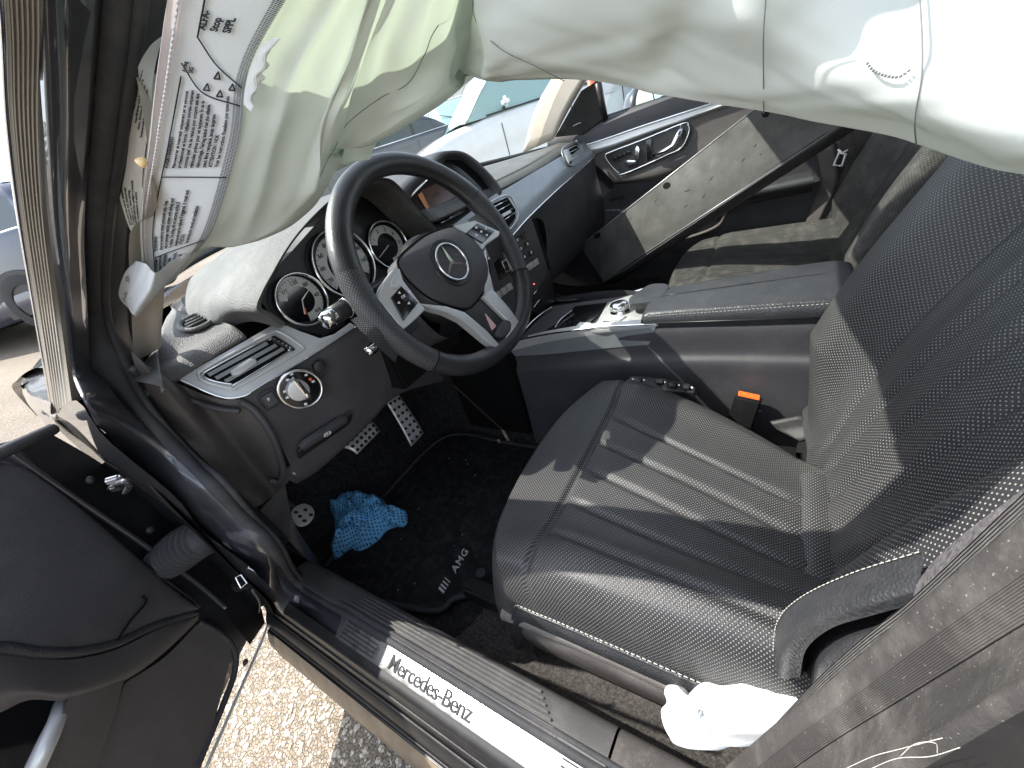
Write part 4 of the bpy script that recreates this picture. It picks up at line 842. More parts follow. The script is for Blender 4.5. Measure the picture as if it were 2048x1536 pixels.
V, Fc = sweep([ec + wa * .001 + (wu * math.cos(t) + wv * math.sin(t)) * er for t in np.linspace(0, 2 * math.pi, 60, endpoint=False)], .0017, 8, True); obj('emblem_ring', V, Fc, m_chrome, wheel)
V, Fc = [], []; vs_ = []
for k in range(3):
    t = math.pi / 2 + k * 2 * math.pi / 3; o = len(V); tip = ec + (wu * math.cos(t) + wv * math.sin(t)) * er * .97 + wa * .001
    l, r = (ec + (wu * math.cos(t + s * math.pi / 3) + wv * math.sin(t + s * math.pi / 3)) * er * .16 for s in (1, -1)); top = ec + wa * .0035
    V += [tip, l, r, top, l - wa * .001, r - wa * .001]; Fc += [(o, o + 1, o + 3), (o, o + 3, o + 2)]
obj('emblem_star', V, Fc, m_chrome, wheel, smooth=False)
lathe('hub_back', [(.03, -.09), (.055, -.085), (.075, -.03), (.07, -.012), (.0, -.01)], wl(-.0, -.01), wa, m_black, wheel, 28)

# ------------------------------------------------------------------ seats
def seat(name, label, x0, sg, detail):
    """x0: world x of the seat's outer (door) edge; sg=+1 driver, -1 passenger mirrored"""
    X = lambda q: x0 + sg * q                       # q: metres inwards from the door-side edge
    pm = m_perf if detail else m_perf_far
    nU, nV = (150, 170) if detail else (60, 70)
    wdt = .432; grooves = [(.067, .037), (.127, .087), (.192, .137), (.252, .187), (.322, .242)]
    G = np.zeros((nU, nV, 3))
    for i in range(nU):
        a = i / (nU - 1)                             # across; the outer 12 % on each side rolls down
        for j in range(nV):
            b = j / (nV - 1)                         # 0 front skirt ... 1 rear
            prof_s = a * 2 - 1
            q = wdt * (a if .0 <= a <= 1 else a)
            # roll of side
            e = max(0, (abs(prof_s) - .90) / .10); qq = wdt / 2 + (wdt / 2 + .006) * np.sign(prof_s) * (min(abs(prof_s), .9) + .1 * math.sin(e * math.pi / 2)) / 1.0
            zs = -.065 * (1 - math.cos(e * math.pi / 2))
            yf = -.044 - (.06 * abs(prof_s) ** 2.6 if prof_s > 0 else .03 * abs(prof_s) ** 2 + .035 * abs(prof_s) ** 8)
            if b < .14: k = b / .14; yy = yf - .035 * math.sin(k * math.pi / 2) + .012 * (1 - k); zz = -.115 * (1 - math.sin(k * math.pi / 2)) ** 1.2
            else: k = (b - .14) / .86; yy = (yf - .035) + (-.475 - (yf - .035)) * k; zz = 0
            top = .556 - .052 * max(0, min(1, (-.16 - yy) / .31)) ** 1.4 * math.exp(-((prof_s + 0.) / .55) ** 4) * 1.0
            bol = .020 * math.exp(-((abs(prof_s) - .80) / .16) ** 2) * min(1, max(0, (-.10 - yy) / .1))
            z = top + bol + zs + zz
            if yy < -.165 and detail or yy < -.165:
                t = min(1, (-.165 - yy) / .265); fade = min(1, t * 8) * 1.
                for g0, g1 in grooves:
                    gq = g0 + (g1 - g0) * t; z -= .0075 * math.exp(-((qq - gq) / .0065) ** 2) * fade; z += .002 * math.exp(-((qq - gq) / .02) ** 2) * fade
            z -= .006 * math.exp(-((yy + .167) / .004) ** 2) * (1 if abs(prof_s) < .97 else .3)
            if prof_s > .2: z -= .075 * min(1, (prof_s - .2) / .6) ** 1.5 * min(1, max(0, (-.17 - yy) / .27)) ** 1.1
            if prof_s > 0: qq -= 1.1 * max(0, -.15 - yy) ** 2 * prof_s ** 1.5
            G[i, j] = (X(qq), yy, z)
    root = tag(grid_obj(name, G, pm, car, flip=sg < 0), label)
    # side skirts of the cushion
    for side in (0, nU - 1):
        edge = G[side, ::6]; rows = [edge, edge + A3((-.006 if side == 0 else .006) * sg, 0, -.010), edge + A3((-.007 if side == 0 else .007) * sg, 0, -.028), edge + A3((.0 if side == 0 else -.0) * sg, 0, -.044), edge + A3((.015 if side == 0 else -.015) * sg, 0, -.06)]
        loft('cushion_skirt', rows, m_leather, root, 8, 40)
        stitches('stitching', [p + A3((-.0025 if side == 0 else .0025) * sg, 0, .0008) for p in edge[2:]], m_thread, root)
        tube('cushion_piping', cr(edge + A3((-.003 if side == 0 else .003) * sg, 0, -.003), 60), .0022, m_leather, root, 6)
    fr = G[::6, 0]; loft('cushion_front', [fr, fr + A3(0, -.004, -.02), fr + A3(0, -.03, -.06)], m_leather, root, 8, 40)
    # insert strip at the rear of the cushion
    loft('cushion_gap', [[A3(X(q), y, z) for q in (.085, .15, .22, .29)] for y, z in ((-.440, .498), (-.445, .512), (-.456, .516), (-.470, .515), (-.485, .512))], pm, root, 12, 20)
    # base
    bx = .628
    loft('seat_base', [[A3(X(.012), -.080, .432), A3(X(.0), -.080, .40), A3(X(.006), -.095, .355)], [A3(X(.010), -.13, .456), A3(X(-.006), -.13, .41), A3(X(.006), -.13, .335)], [A3(X(.010), -.25, .470), A3(X(-.008), -.25, .42), A3(X(.006), -.25, .34)], [A3(X(.010), -.36, .463), A3(X(-.008), -.36, .42), A3(X(.006), -.36, .345)], [A3(X(.010), -.47, .458), A3(X(-.006), -.47, .42), A3(X(.006), -.47, .34)]], m_taupe if detail else m_plastic, root, 30, 14, thick=.006)
    loft('base_ridge', [[A3(X(.006), y, .452 + .014 * min(1, (-.1 - y) / .1)), A3(X(-.010), y, .444 + .014 * min(1, (-.1 - y) / .1)), A3(X(-.012), y, .434 + .014 * min(1, (-.1 - y) / .1))] for y in (-.10, -.2, -.3, -.40)], m_taupe, root, 16, 6)
    box('seat_rail', (X(.05), -.22, .33), (.03, .55, .04), m_black, root, .005)
    box('seat_rail', (X(.38), -.22, .33), (.03, .55, .04), m_black, root, .005)
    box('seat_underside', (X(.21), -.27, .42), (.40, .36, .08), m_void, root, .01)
    # backrest
    TB_ = math.radians(25); up = A3(0, -math.sin(TB_), math.cos(TB_)); nb = A3(0, math.cos(TB_), math.sin(TB_)); O = A3(X(.250), -.468, .500)
    nU, nV = (150, 150) if detail else (60, 60); G = np.zeros((nU, nV, 3)); hw = .236; ridge_l, ridge_r = [], []
    for i in range(nU):
        a = (i / (nU - 1)) * 2 - 1
        for j in range(nV):
            h = -.03 + .70 * j / (nV - 1)
            A = abs(a); e = max(0, (A - .86) / .14)
            w_ = hw * (1 - .10 * max(0, (h - .35) / .3) ** 2) * (1 - .05 * math.exp(-(h / .05) ** 2))
            q = np.sign(a) * (w_ * min(A, .86) / .86 + .02 * math.sin(e * math.pi / 2))
            bz = .062 * (1 / (1 + math.exp(-(A - .60) / .045))) * min(1, max(.12, (h + .03) / .13)) * (1 - .5 * max(0, (h - .42) / .2))
            n_ = bz - .085 * (1 - math.cos(e * math.pi / 2)) + .012 * math.exp(-((h - .2) / .15) ** 2)
            if A < .62:
                for g in (-.5, -.25, 0., .25, .5):
                    gg = g * (1 - .25 * math.exp(-((h) / .12) ** 2)); n_ -= .008 * math.exp(-((a - gg * 1.0) * hw / .007) ** 2) * min(1, max(0, h / .03)); n_ += .0025 * math.exp(-((a - gg) * hw / .022) ** 2)
            if h > .42: n_ -= .006 * math.exp(-((h - .45) / .004) ** 2) * (1 if A < .85 else 0)
            G[i, j] = O + A3(sg * q, 0, 0) + up * h + nb * n_
    back = grid_obj('backrest', G, pm, root, flip=sg < 0)
    iL = int((1 - .97) / 2 * (nU - 1)) ; ridge = G[max(1, int(nU * .03))]; rid2 = G[nU - 1 - max(1, int(nU * .03))]
    for rg, s_ in ((ridge, -1), (rid2, 1)):
        tube('backrest_piping', cr(rg[::5] + nb * .0005, 60), .002, m_leather, back, 6)
        stitches('stitching', rg[::5] + nb * .001 + A3(-s_ * .006 * sg, 0, 0), m_thread, back)
        sd = [rg[::5], rg[::5] + A3(s_ * .006 * sg, 0, 0) - nb * .02, rg[::5] + A3(s_ * .004 * sg, 0, 0) - nb * .07, rg[::5] - nb * .12 - A3(s_ * .03 * sg, 0, 0)]
        loft('backrest_side', sd, m_leather, back, 12, 40)
    loft('backrest_rear', [[O + A3(sg * s_, 0, 0) + up * h - nb * .11 for s_ in (-.24, 0, .24)] for h in (-.05, .3, .66)], m_soft, back, 8, 8)
    dome('headrest', [(0, 0)] * 3, None, None) if False else None
    hb_ = [O + up * .76 + A3(sg * .13 * math.cos(t), 0, 0) + up * .09 * math.sin(t) for t in np.linspace(0, 2 * math.pi, 24, endpoint=False)]
    prism('headrest', hb_, nb, .11, m_leather, back, .03, 4)
    for s_ in (-.06, .06): tube('headrest_post', [O + up * .64 + A3(s_, 0, 0) - nb * .05, O + up * .72 + A3(s_, 0, 0) - nb * .05], .006, m_chrome, back, 8)
    return root, G
drv, GB = seat('driver_seat', 'nearest front seat, perforated black leather with fluted cushion', -.640, 1, True)
pas, _ = seat('passenger_seat', 'far front seat behind the centre armrest, dusty perforated black leather', .640, -1, False)
pas.location.y = -.06
# torn side-airbag slot on the outer bolster and grey lining
so_ = [P(1548, 1325, x=-.628), P(1556, 1245, x=-.622), P(1600, 1195, x=-.622), P(1700, 1146, x=-.625), P(1850, 1098, x=-.63)]
sl_ = [P(1600, 1355, x=-.652), P(1612, 1300, x=-.652), P(1660, 1258, x=-.652), P(1740, 1232, x=-.652), P(1860, 1200, x=-.652)]
loft('bolster_side', [so_, [(a + b) / 2 + A3(-.008, .004, 0) for a, b in zip(so_, sl_)], sl_], m_leather, drv, 14, 36)
stitches('stitching', [p + A3(-.002, .001, .001) for p in so_], m_thread, drv, .0045, .003, .00035)
si_ = [P(1622, 1362, x=-.644), P(1630, 1312, x=-.644), P(1672, 1274, x=-.644), P(1746, 1248, x=-.644), P(1860, 1216, x=-.644)]
loft('bolster_slot', [sl_, [(a + b) / 2 + A3(.006, 0, 0) for a, b in zip(sl_, si_)], si_], m_void, drv, 6, 30)
ss = [P(1640, 1385, x=-.656), P(1644, 1330, x=-.656), P(1690, 1290, x=-.656), P(1760, 1262, x=-.656), P(1860, 1232, x=-.656)]
loft('slot_padding', [si_, ss, [P(1690, 1410, x=-.662), P(1700, 1360, x=-.662), P(1740, 1325, x=-.662), P(1790, 1302, x=-.662), P(1880, 1270, x=-.662)], [P(1760, 1430, x=-.658), P(1780, 1400, x=-.658), P(1810, 1380, x=-.658), P(1850, 1350, x=-.658), P(1900, 1320, x=-.658)]], m_leather, drv, 14, 24)
fab = [[P(1822, 1225, x=-.655), P(1836, 1165, x=-.650), P(1900, 1090, x=-.645), P(2070, 960, x=-.64)], [P(1880, 1220, x=-.668), P(1900, 1150, x=-.664), P(1960, 1090, x=-.66), P(2080, 1010, x=-.655)], [P(1900, 1260, x=-.672), P(1960, 1180, x=-.67), P(2020, 1120, x=-.668), P(2090, 1070, x=-.665)]]
loft('torn_lining', fab, m_weave, drv, 16, 30)
# seat adjustment switches between cushion and console
swp = (A3(-.18, -.22, .548), nrm(A3(-.2, 0, 1)))
swu = plate('seat_switch', [(1253, 763), (1262, 752), (1300, 752), (1378, 766), (1392, 776), (1388, 786), (1260, 776)], swp, m_black, drv, .012, .006, .003)
for a, b in ((1275, 760), (1318, 762), (1345, 769), (1372, 773)): plate('seat_button', [(a - 9, b - 3), (a - 2, b - 7), (a + 9, b - 4), (a + 6, b + 4), (a - 5, b + 3)], swp, m_black, swu, .008, .012, .002)
for a, b in ((1266, 758), (1288, 760), (1330, 764), (1358, 770), (1384, 775)): plate('switch_symbol', [(a - 2, b - 2), (a + 2, b - 1), (a + 1, b + 2), (a - 2, b + 1)], swp, m_mark, swu, .0004, .0125, 0)
# belt buckle
bk = P(1495, 800, x=-.175); by = nrm(A3(.10, -.22, .97)); bxx = nrm(A3(.0, -1, -.22)); bzz = nrm(np.cross(bxx, by))
Rm = Matrix(((bxx[0], bzz[0], by[0]), (bxx[1], bzz[1], by[1]), (bxx[2], bzz[2], by[2])))
buck = box('belt_buckle', tuple(bk - by * .022), (.042, .024, .062), m_black, car, .004, Rm)
box('buckle_button', tuple(bk + by * .0095), (.034, .016, .003), m_orange, buck, .001, Rm)
frame('buckle_seam', [(1478, 838), (1496, 834), (1500, 826), (1510, 822), (1522, 822)], (bk - bzz * .013, -bzz if (-bzz) @ (CAM - bk) > 0 else bzz), m_mark, buck, .001, closed=False)
box('buckle_stem', tuple(bk - by * .085 + A3(.005, -.01, 0)), (.018, .012, .09), m_black, buck, .003, Rm)
loft('seat_bracket', [[P(1540, 842, x=-.19), P(1600, 830, x=-.18)], [P(1560, 862, x=-.195), P(1625, 850, x=-.185)], [P(1600, 885, x=-.21), P(1640, 872, x=-.20)]], m_plastic, drv, 10, 8, thick=.01)

# ------------------------------------------------------------------ passenger door
pd_ = []
for y in (.34, .2, .1, -.1, -.3, -.52): pd_.append([A3(.735, y, .985), A3(.715, y, .982), A3(.700, y, .962), A3(.697, y, .935), A3(.700, y, .90), A3(.705, y, .84)])
pdoor = loft('passenger_door', pd_, m_soft, car, 14, 16)
tube('chrome_edge', [P(1152, 280, x=.690), P(1170, 290, x=.692), P(1300, 247, x=.692), P(1430, 205, x=.692), P(1500, 182, x=.692)], .0028, m_chrome, pdoor, 6, n=40)
loft('door_trim_strip', [[P(1153, 280, x=.693), P(1172, 290, x=.694), P(1300, 248, x=.694), P(1430, 206, x=.694), P(1520, 178, x=.694)], [P(1160, 294, x=.682), P(1200, 296, x=.680), P(1310, 258, x=.680), P(1440, 212, x=.680), P(1530, 182, x=.68)], [P(1172, 311, x=.690), P(1205, 303, x=.690), P(1315, 262, x=.690), P(1446, 216, x=.690), P(1535, 186, x=.69)]], m_silver, pdoor, 10, 40)
dp_rows = [[P(1172, 311, x=.691), P(1205, 304, x=.691), P(1315, 263, x=.691), P(1446, 217, x=.691), P(1620, 160, x=.691)],
           [P(1195, 332, x=.688), P(1260, 330, x=.685), P(1340, 300, x=.685), P(1470, 250, x=.685), P(1640, 190, x=.685)],
           [P(1225, 362, x=.678), P(1300, 352, x=.676), P(1390, 322, x=.676), P(1500, 280, x=.676), P(1650, 225, x=.676)],
           [P(1232, 368, x=.690), P(1310, 362, x=.690), P(1400, 332, x=.690), P(1510, 292, x=.690), P(1655, 240, x=.690)]]
loft('door_panel', dp_rows, m_panelbrown, pdoor, 20, 30)
loft('door_lower', [dp_rows[3], [A3(.705, y, .70) for y in (.2, .05, -.12, -.3, -.55)], [A3(.69, y, .57) for y in (.2, .05, -.12, -.3, -.55)], [A3(.71, y, .40) for y in (.25, .05, -.12, -.3, -.55)], [A3(.70, y, .34) for y in (.25, .05, -.12, -.3, -.55)]], m_soft, pdoor, 24, 20)
hpn = plane3(P(1215, 310, x=.683), P(1375, 250, x=.683), P(1250, 345, x=.678))
hb2 = [(1211, 312), (1222, 304), (1290, 278), (1366, 247), (1377, 252), (1377, 268), (1362, 296), (1330, 312), (1250, 347), (1236, 344), (1220, 328)]
plate('handle_recess', hb2, hpn, m_black, pdoor, .004, .002, 0)
frame('handle_bezel', hb2, hpn, m_chrome, pdoor, .005, rise=.004, sm=70)
tube('door_handle', [PP(1306, 312, shift(hpn, .010)), PP(1330, 302, shift(hpn, .02)), PP(1346, 292, shift(hpn, .022)), PP(1356, 272, shift(hpn, .018)), PP(1364, 256, shift(hpn, .008))], [.006, .007, .008, .009, .008], m_chrome, pdoor, 10)
plate('lock_switch', [(1292, 280), (1303, 276), (1303, 318), (1294, 322)], hpn, m_gloss, pdoor, .004, .006, .001)
for k in range(4): a, b = 1229 + k * 9, 316 - k * 4; plate('memory_button', [(a - 4, b), (a + 3, b - 3), (a + 4, b + 3), (a - 3, b + 6)], hpn, m_gloss, pdoor, .004, .007, .0008)
plate('seat_control', [(1247, 326), (1256, 320), (1272, 321), (1270, 328), (1254, 334)], hpn, m_chrome, pdoor, .008, .012, .002)
plate('seat_control', [(1269, 300), (1274, 291), (1279, 296), (1276, 318), (1270, 320), (1268, 312)], hpn, m_chrome, pdoor, .008, .012, .002)
# armrest of the passenger door and its chrome lines
loft('door_armrest', [[A3(.690, y, z) for y, z in ((.06, .705), (-.1, .70), (-.25, .69), (-.46, .695))], [A3(.640, y, z) for y, z in ((.08, .70), (-.1, .697), (-.25, .688), (-.46, .692))], [A3(.628, y, z) for y, z in ((.09, .682), (-.1, .678), (-.25, .668), (-.46, .672))], [A3(.66, y, z) for y, z in ((.08, .655), (-.1, .65), (-.25, .64), (-.46, .644))]], m_leather, pdoor, 16, 24)
tube('chrome_edge', [P(1196, 420, x=.66), P(1215, 421, x=.655), P(1240, 420, x=.65)], .0022, m_chrome, pdoor, 6, n=12)
loft('pull_strip', [[P(1440, 396, x=.66), P(1590, 356, x=.66)], [P(1445, 404, x=.655), P(1590, 366, x=.655)]], m_silver, pdoor, 4, 10)
box('window_switch', tuple(P(1235, 396, x=.65)), (.02, .05, .01), m_black, pdoor, .003)
tube('pocket_edge', [P(1330, 488, x=.66), P(1400, 468, x=.655), P(1438, 450, x=.65), P(1452, 428, x=.65), P(1470, 410, x=.65), P(1520, 396, x=.65), P(1590, 382, x=.65)], .006, m_panelbrown, pdoor, 8, n=50)
loft('pocket_panel', [[P(1372, 452, x=.675), P(1400, 443, x=.675), P(1424, 424, x=.675)], [P(1395, 466, x=.67), P(1415, 462, x=.67), P(1440, 448, x=.67)]], m_panelbrown, pdoor, 8, 10)
# sail panel, window and outside mirror
prism('sail_panel', [P(1110, 274, x=.672), P(1162, 182, x=.672), P(1196, 160, x=.685), P(1208, 236, x=.70), P(1166, 268, x=.69)], A3(-1, 0, .15), .012, m_black, pdoor, .003)
tube('sail_scratch', [P(1146, 252, x=.676), P(1154, 248, x=.676), P(1162, 245, x=.676)], .001, m_mark, pdoor, 5)
tube('window_frame', [P(1196, 165, x=.69), P(1203, 205, x=.70), P(1210, 240, x=.712)], .012, m_black, pdoor, 8)
loft('window_seal', [[P(1206, 238, x=.712), P(1310, 206, x=.712), P(1420, 172, x=.712)], [P(1206, 232, x=.722), P(1310, 198, x=.722), P(1420, 164, x=.722)]], m_rubber, pdoor, 4, 12, thick=.01)
obj('side_window', [(.725, .14, .97), (.725, -.55, .99), (.63, -.50, 1.33), (.66, .0, 1.17)], [(0, 1, 2, 3)], m_side, pdoor, smooth=False)
mh = [A3(.93, .16, 1.0 + .0), ]
mc = P(1290, 216, x=.92)
mirr = lathe('wing_mirror', [(.0, .075), (.035, .07), (.062, .05), (.075, .02), (.078, 0), (.070, -.004)], mc, nrm(A3(.25, 1, 0)), m_paint, car, 28)
mirr.scale = (1, 1, 1)
lathe('mirror_glass', [(.070, -.002), (0, -.002)], mc, nrm(A3(.25, 1, 0)), m_chrome, mirr, 28)
tube('mirror_arm', [mc + A3(-.05, .03, -.05), mc + A3(-.18, .03, -.08)], .018, m_black, mirr, 8)
# passenger belt on its pillar
loft('belt_webbing', [[P(1672, 262, x=.66), P(1690, 330, x=.655), P(1655, 400, x=.65), P(1610, 500, x=.65)], [P(1700, 262, x=.66), P(1712, 330, x=.655), P(1680, 400, x=.65), P(1635, 500, x=.65)]], m_webbing, car, 4, 30)
tpl = (P(1684, 318, x=.645), nrm(A3(-.9, .4, .2)))
frame('belt_tongue', [(1668, 330), (1678, 306), (1692, 308), (1684, 332)], tpl, m_mark, car, .0065, rise=.004)
tube('belt_tongue', [PP(1676, 299, shift(tpl, .004)), PP(1684, 306, shift(tpl, .004)), PP(1696, 300, shift(tpl, .004))], .0028, m_mark, car, 6)
loft('pillar_cover', [[P(1630, 290, x=.665), P(1640, 360, x=.66), P(1610, 450, x=.66), P(1590, 545, x=.66)], [P(1668, 290, x=.65), P(1672, 370, x=.645), P(1640, 440, x=.645), P(1610, 545, x=.65)]], m_panelbrown, car, 6, 20, thick=.02)

# ------------------------------------------------------------------ driver door, swung open
DH = A3(-.80, .42, .3); dn = nrm(A3(.55, -.83, 0)); dd = nrm(A3(-.83, -.55, 0)); dz = A3(0, 0, 1)
dp = (DH, dn)
D = lambda px, py, k=0.: PP(px, py, shift(dp, k))
dl = lambda a, z, k=0.: DH + dd * a + dz * (z - .3) + dn * k
out = [D(540, 1240), D(512, 1300), D(470, 1400), D(405, 1545), dl(.45, .30), dl(.95, .34), dl(.98, .88), dl(.5, .90), D(0, 880), D(100, 862), D(200, 915), D(300, 985), D(420, 1080), D(500, 1160)]
door = prism('driver_door', [p - dn * .03 for p in out], dn, .09, m_paint, car, .006)
# inner steel return by the hinges
loft('door_edge', [[D(100, 866, -.028), D(200, 925, -.028), D(300, 1000, -.028), D(420, 1100, -.028), D(510, 1190, -.028), D(530, 1245, -.028)], [D(40, 900, -.01), D(140, 985, -.012), D(250, 1060, -.012), D(370, 1150, -.012), D(440, 1215, -.012), D(500, 1290, -.01)]], m_black, door, 6, 40)
up_ = [D(-60, 905, .012), D(0, 930, .012), D(60, 950, .012), D(160, 1020, .012), D(250, 1095, .012), D(330, 1165, .012), D(395, 1215, .012)]
dip = [D(-60, 1300, .010), D(0, 1290, .010), D(70, 1300, .010), D(150, 1300, .010), D(230, 1282, .010), D(300, 1250, .010), D(390, 1222, .010)]
midp = [(a * .5 + b * .5) + dn * .005 for a, b in zip(up_, dip)]
dpn = loft('door_panel', [[p - dn * .02 for p in up_], up_, midp, dip, [p - dn * .012 + A3(0, 0, -.008) for p in dip]], m_soft, door, 30, 40)
tube('panel_edge', [p - dn * .001 + A3(0, 0, -.004) for p in dip], .006, m_leather, door, 8, n=50)
loft('hinge_gap_shade', [[P(240, 905, x=-.792), P(330, 1000, x=-.792), P(470, 1140, x=-.793), P(540, 1210, x=-.795), P(548, 1252, x=-.80)], [D(200, 930, -.032), D(300, 1000, -.032), D(430, 1120, -.032), D(520, 1200, -.032), D(537, 1250, -.032)]], m_void, car, 4, 24)  # dark sheet added across the hinge gap, shade put into its colour
tube('edge_fold', [D(20, 905, .004), D(100, 962, .004), D(200, 1030, .004), D(300, 1098, .004), D(400, 1172, .004), D(450, 1215, .002)], .004, m_paint, door, 8, n=50)
tube('edge_fold', [D(60, 985, .006), D(200, 1068, .006), D(330, 1160, .006), D(400, 1212, .004)], .003, m_black, door, 8, n=50)
for a, b in ((180, 960), (300, 1060), (490, 1325)): lathe('door_screw', [(0, .004), (.004, .0035), (.006, .001), (.006, 0)], D(a, b, -.008), dn, m_plastic, door, 12)
tube('window_seal', [D(-40, 925, .015), D(30, 893, .012), D(106, 858, .0)], .008, m_rubber, door, 8, n=20)
tube('panel_seam', [D(235, 1280, .022), D(262, 1240, .022), D(292, 1205, .021), D(285, 1192, .020)], .0016, m_void, door, 6, n=20)
armp = [D(-60, 1315, .012), D(0, 1310, .014), D(70, 1318, .016), D(150, 1318, .016), D(230, 1300, .014), D(310, 1262, .012), D(392, 1228, .006)]
arml = [D(-60, 1400, .05), D(0, 1385, .05), D(60, 1382, .05), D(140, 1385, .045), D(240, 1352, .032), D(320, 1300, .020), D(396, 1236, .008)]
armb = [D(-60, 1440, .035), D(0, 1425, .035), D(60, 1400, .035), D(150, 1400, .03), D(248, 1362, .022), D(325, 1308, .012), D(397, 1240, .004)]
loft('door_armrest', [armp, [(a + b) / 2 + dn * .004 for a, b in zip(armp, arml)], arml, armb], m_panelbrown, door, 20, 40)
loft('armrest_post', [[D(140, 1385, .040), D(190, 1372, .036), D(248, 1362, .026)], [D(110, 1470, .040), D(170, 1460, .036), D(225, 1440, .026)], [D(80, 1560, .04), D(130, 1560, .036), D(185, 1560, .026)]], m_panelbrown, door, 12, 14)
low = [[D(250, 1366, .010), D(330, 1314, .008), D(393, 1250, .006)], [D(222, 1440, .010), D(330, 1360, .009), D(440, 1270, .006)], [D(195, 1510, .010), D(330, 1440, .01), D(462, 1300, .006)], [D(170, 1580, .010), D(300, 1560, .01), D(440, 1400, .006)], [D(160, 1640, .010), D(260, 1620, .01), D(395, 1560, .004)]]
loft('door_pocket', low, m_panelbrown, door, 24, 20)
tube('door_seal', [D(398, 1246, .004), D(440, 1268, .004), D(468, 1300, .004), D(470, 1340, .004), D(450, 1400, .004), D(390, 1545, .004)], .005, m_rubber, door, 8, n=50)
tube('door_lip', [D(536, 1244, -.026), D(520, 1290, -.026), D(478, 1385, -.026), D(408, 1545, -.026)], .003, m_steel, door, 6, n=30)
loft('door_bin', [[D(-40, 1440, -.005), D(40, 1400, -.005), D(118, 1395, -.005)], [D(-40, 1560, -.03), D(30, 1540, -.03), D(90, 1540, -.03)]], m_gloss, door, 8, 10)
tube('chrome_handle', [D(122, 1404, .026), D(114, 1440, .034), D(96, 1480, .038), D(66, 1545, .038)], [.006, .008, .009, .009], m_silver, door, 10, n=None)
# rubber bellows with the wiring between pillar and door
b0 = P(412, 1072, x=-.785); b1 = PP(325, 1128, shift(dp, -.012)); nb_ = 120
bpts = cr([b0, b0 * .66 + b1 * .34 + A3(0, 0, .004), b0 * .33 + b1 * .67 + A3(0, 0, .002), b1], nb_)
tube('wiring_bellows', bpts, [.024 + .0045 * math.cos(k / nb_ * 2 * math.pi * 10) + .004 * math.sin(k / nb_ * math.pi) for k in range(nb_)], m_rubber, car, 24)
# hinge and check strap bits
for a, b, k in ((228, 960, 0), (235, 975, 1)):
    box('door_hinge', tuple(P(a, b, x=-.818)), (.006, .016, .008), m_silverd if k == 0 else m_black, car, .002, Matrix.Rotation(.6, 3, 'Z'))
tube('door_hinge', [P(205, 985, x=-.819), P(240, 965, x=-.818), P(258, 972, x=-.818), P(250, 985, x=-.818)], .0025, m_black, car, 8, n=14)
box('check_strap', tuple(P(484, 1168, x=-.795)), (.016, .03, .02), m_black, car, .003, Matrix.Rotation(.6, 3, 'Z'))
frame('strap_clip', [(470, 1155), (482, 1150), (494, 1166), (482, 1176)], (P(484, 1165, x=-.80), nrm(A3(-.5, -.6, .6))), m_chrome, car, .0025, rise=.012)
tube('strap_wire', [P(505, 1180, x=-.80), P(520, 1210, x=-.802), P(515, 1240, x=-.804), P(530, 1250, x=-.80)], .002, m_plastic, car, 5, n=20)

# ------------------------------------------------------------------ curtain airbag hanging in the door opening
acol = [
 [(285, 562), (279, 440), (300, 250), (325, 80), (355, -90)],
 [(305, 578), (298, 450), (325, 280), (352, 110), (385, -90)],
 [(388, 503), (432, 440), (480, 275), (500, 130), (620, -90)],
 [(470, 492), (520, 395), (560, 262), (590, 120), (690, -90)],
 [(555, 458), (585, 385), (612, 285), (655, 150), (745, -90)],
 [(618, 388), (632, 345), (650, 260), (690, 150), (780, -90)],
 [(652, 322), (664, 290), (680, 225), (718, 130), (800, -90)],
 [(655, 306), (690, 270), (710, 205), (745, 115), (820, -90)],
 [(720, 290), (730, 245), (745, 180), (772, 95), (840, -90)],
 [(812, 236), (815, 200), (820, 145), (835, 65), (880, -90)],
 [(890, 180), (890, 150), (890, 105), (895, 40), (918, -90)],
 [(922, 148), (922, 125), (921, 90), (920, 40), (938, -90)],
 [(965, 158), (960, 130), (955, 90), (950, 40), (955, -90)],
 [(1015, 157), (1012, 130), (1008, 88), (1003, 30), (1000, -90)],
 [(1130, 156), (1130, 128), (1130, 86), (1130, 30), (1130, -90)],
 [(1250, 172), (1250, 140), (1250, 95), (1250, 30), (1250, -90)],
 [(1340, 196), (1342, 160), (1345, 110), (1345, 40), (1345, -90)],
 [(1530, 223), (1528, 185), (1526, 130), (1522, 50), (1520, -90)],
 [(1640, 246), (1640, 205), (1640, 145), (1640, 55), (1640, -90)],
 [(1760, 270), (1758, 230), (1756, 165), (1755, 65), (1755, -90)],
 [(1850, 296), (1850, 255), (1850, 185), (1850, 75), (1850, -90)],
 [(1980, 338), (1980, 290), (1980, 210), (1980, 85), (1980, -90)],
 [(2070, 352), (2070, 300), (2070, 220), (2070, 90), (2070, -90)],
 [(2280, 400), (2280, 340), (2280, 240), (2280, 90), (2280, -90)]]
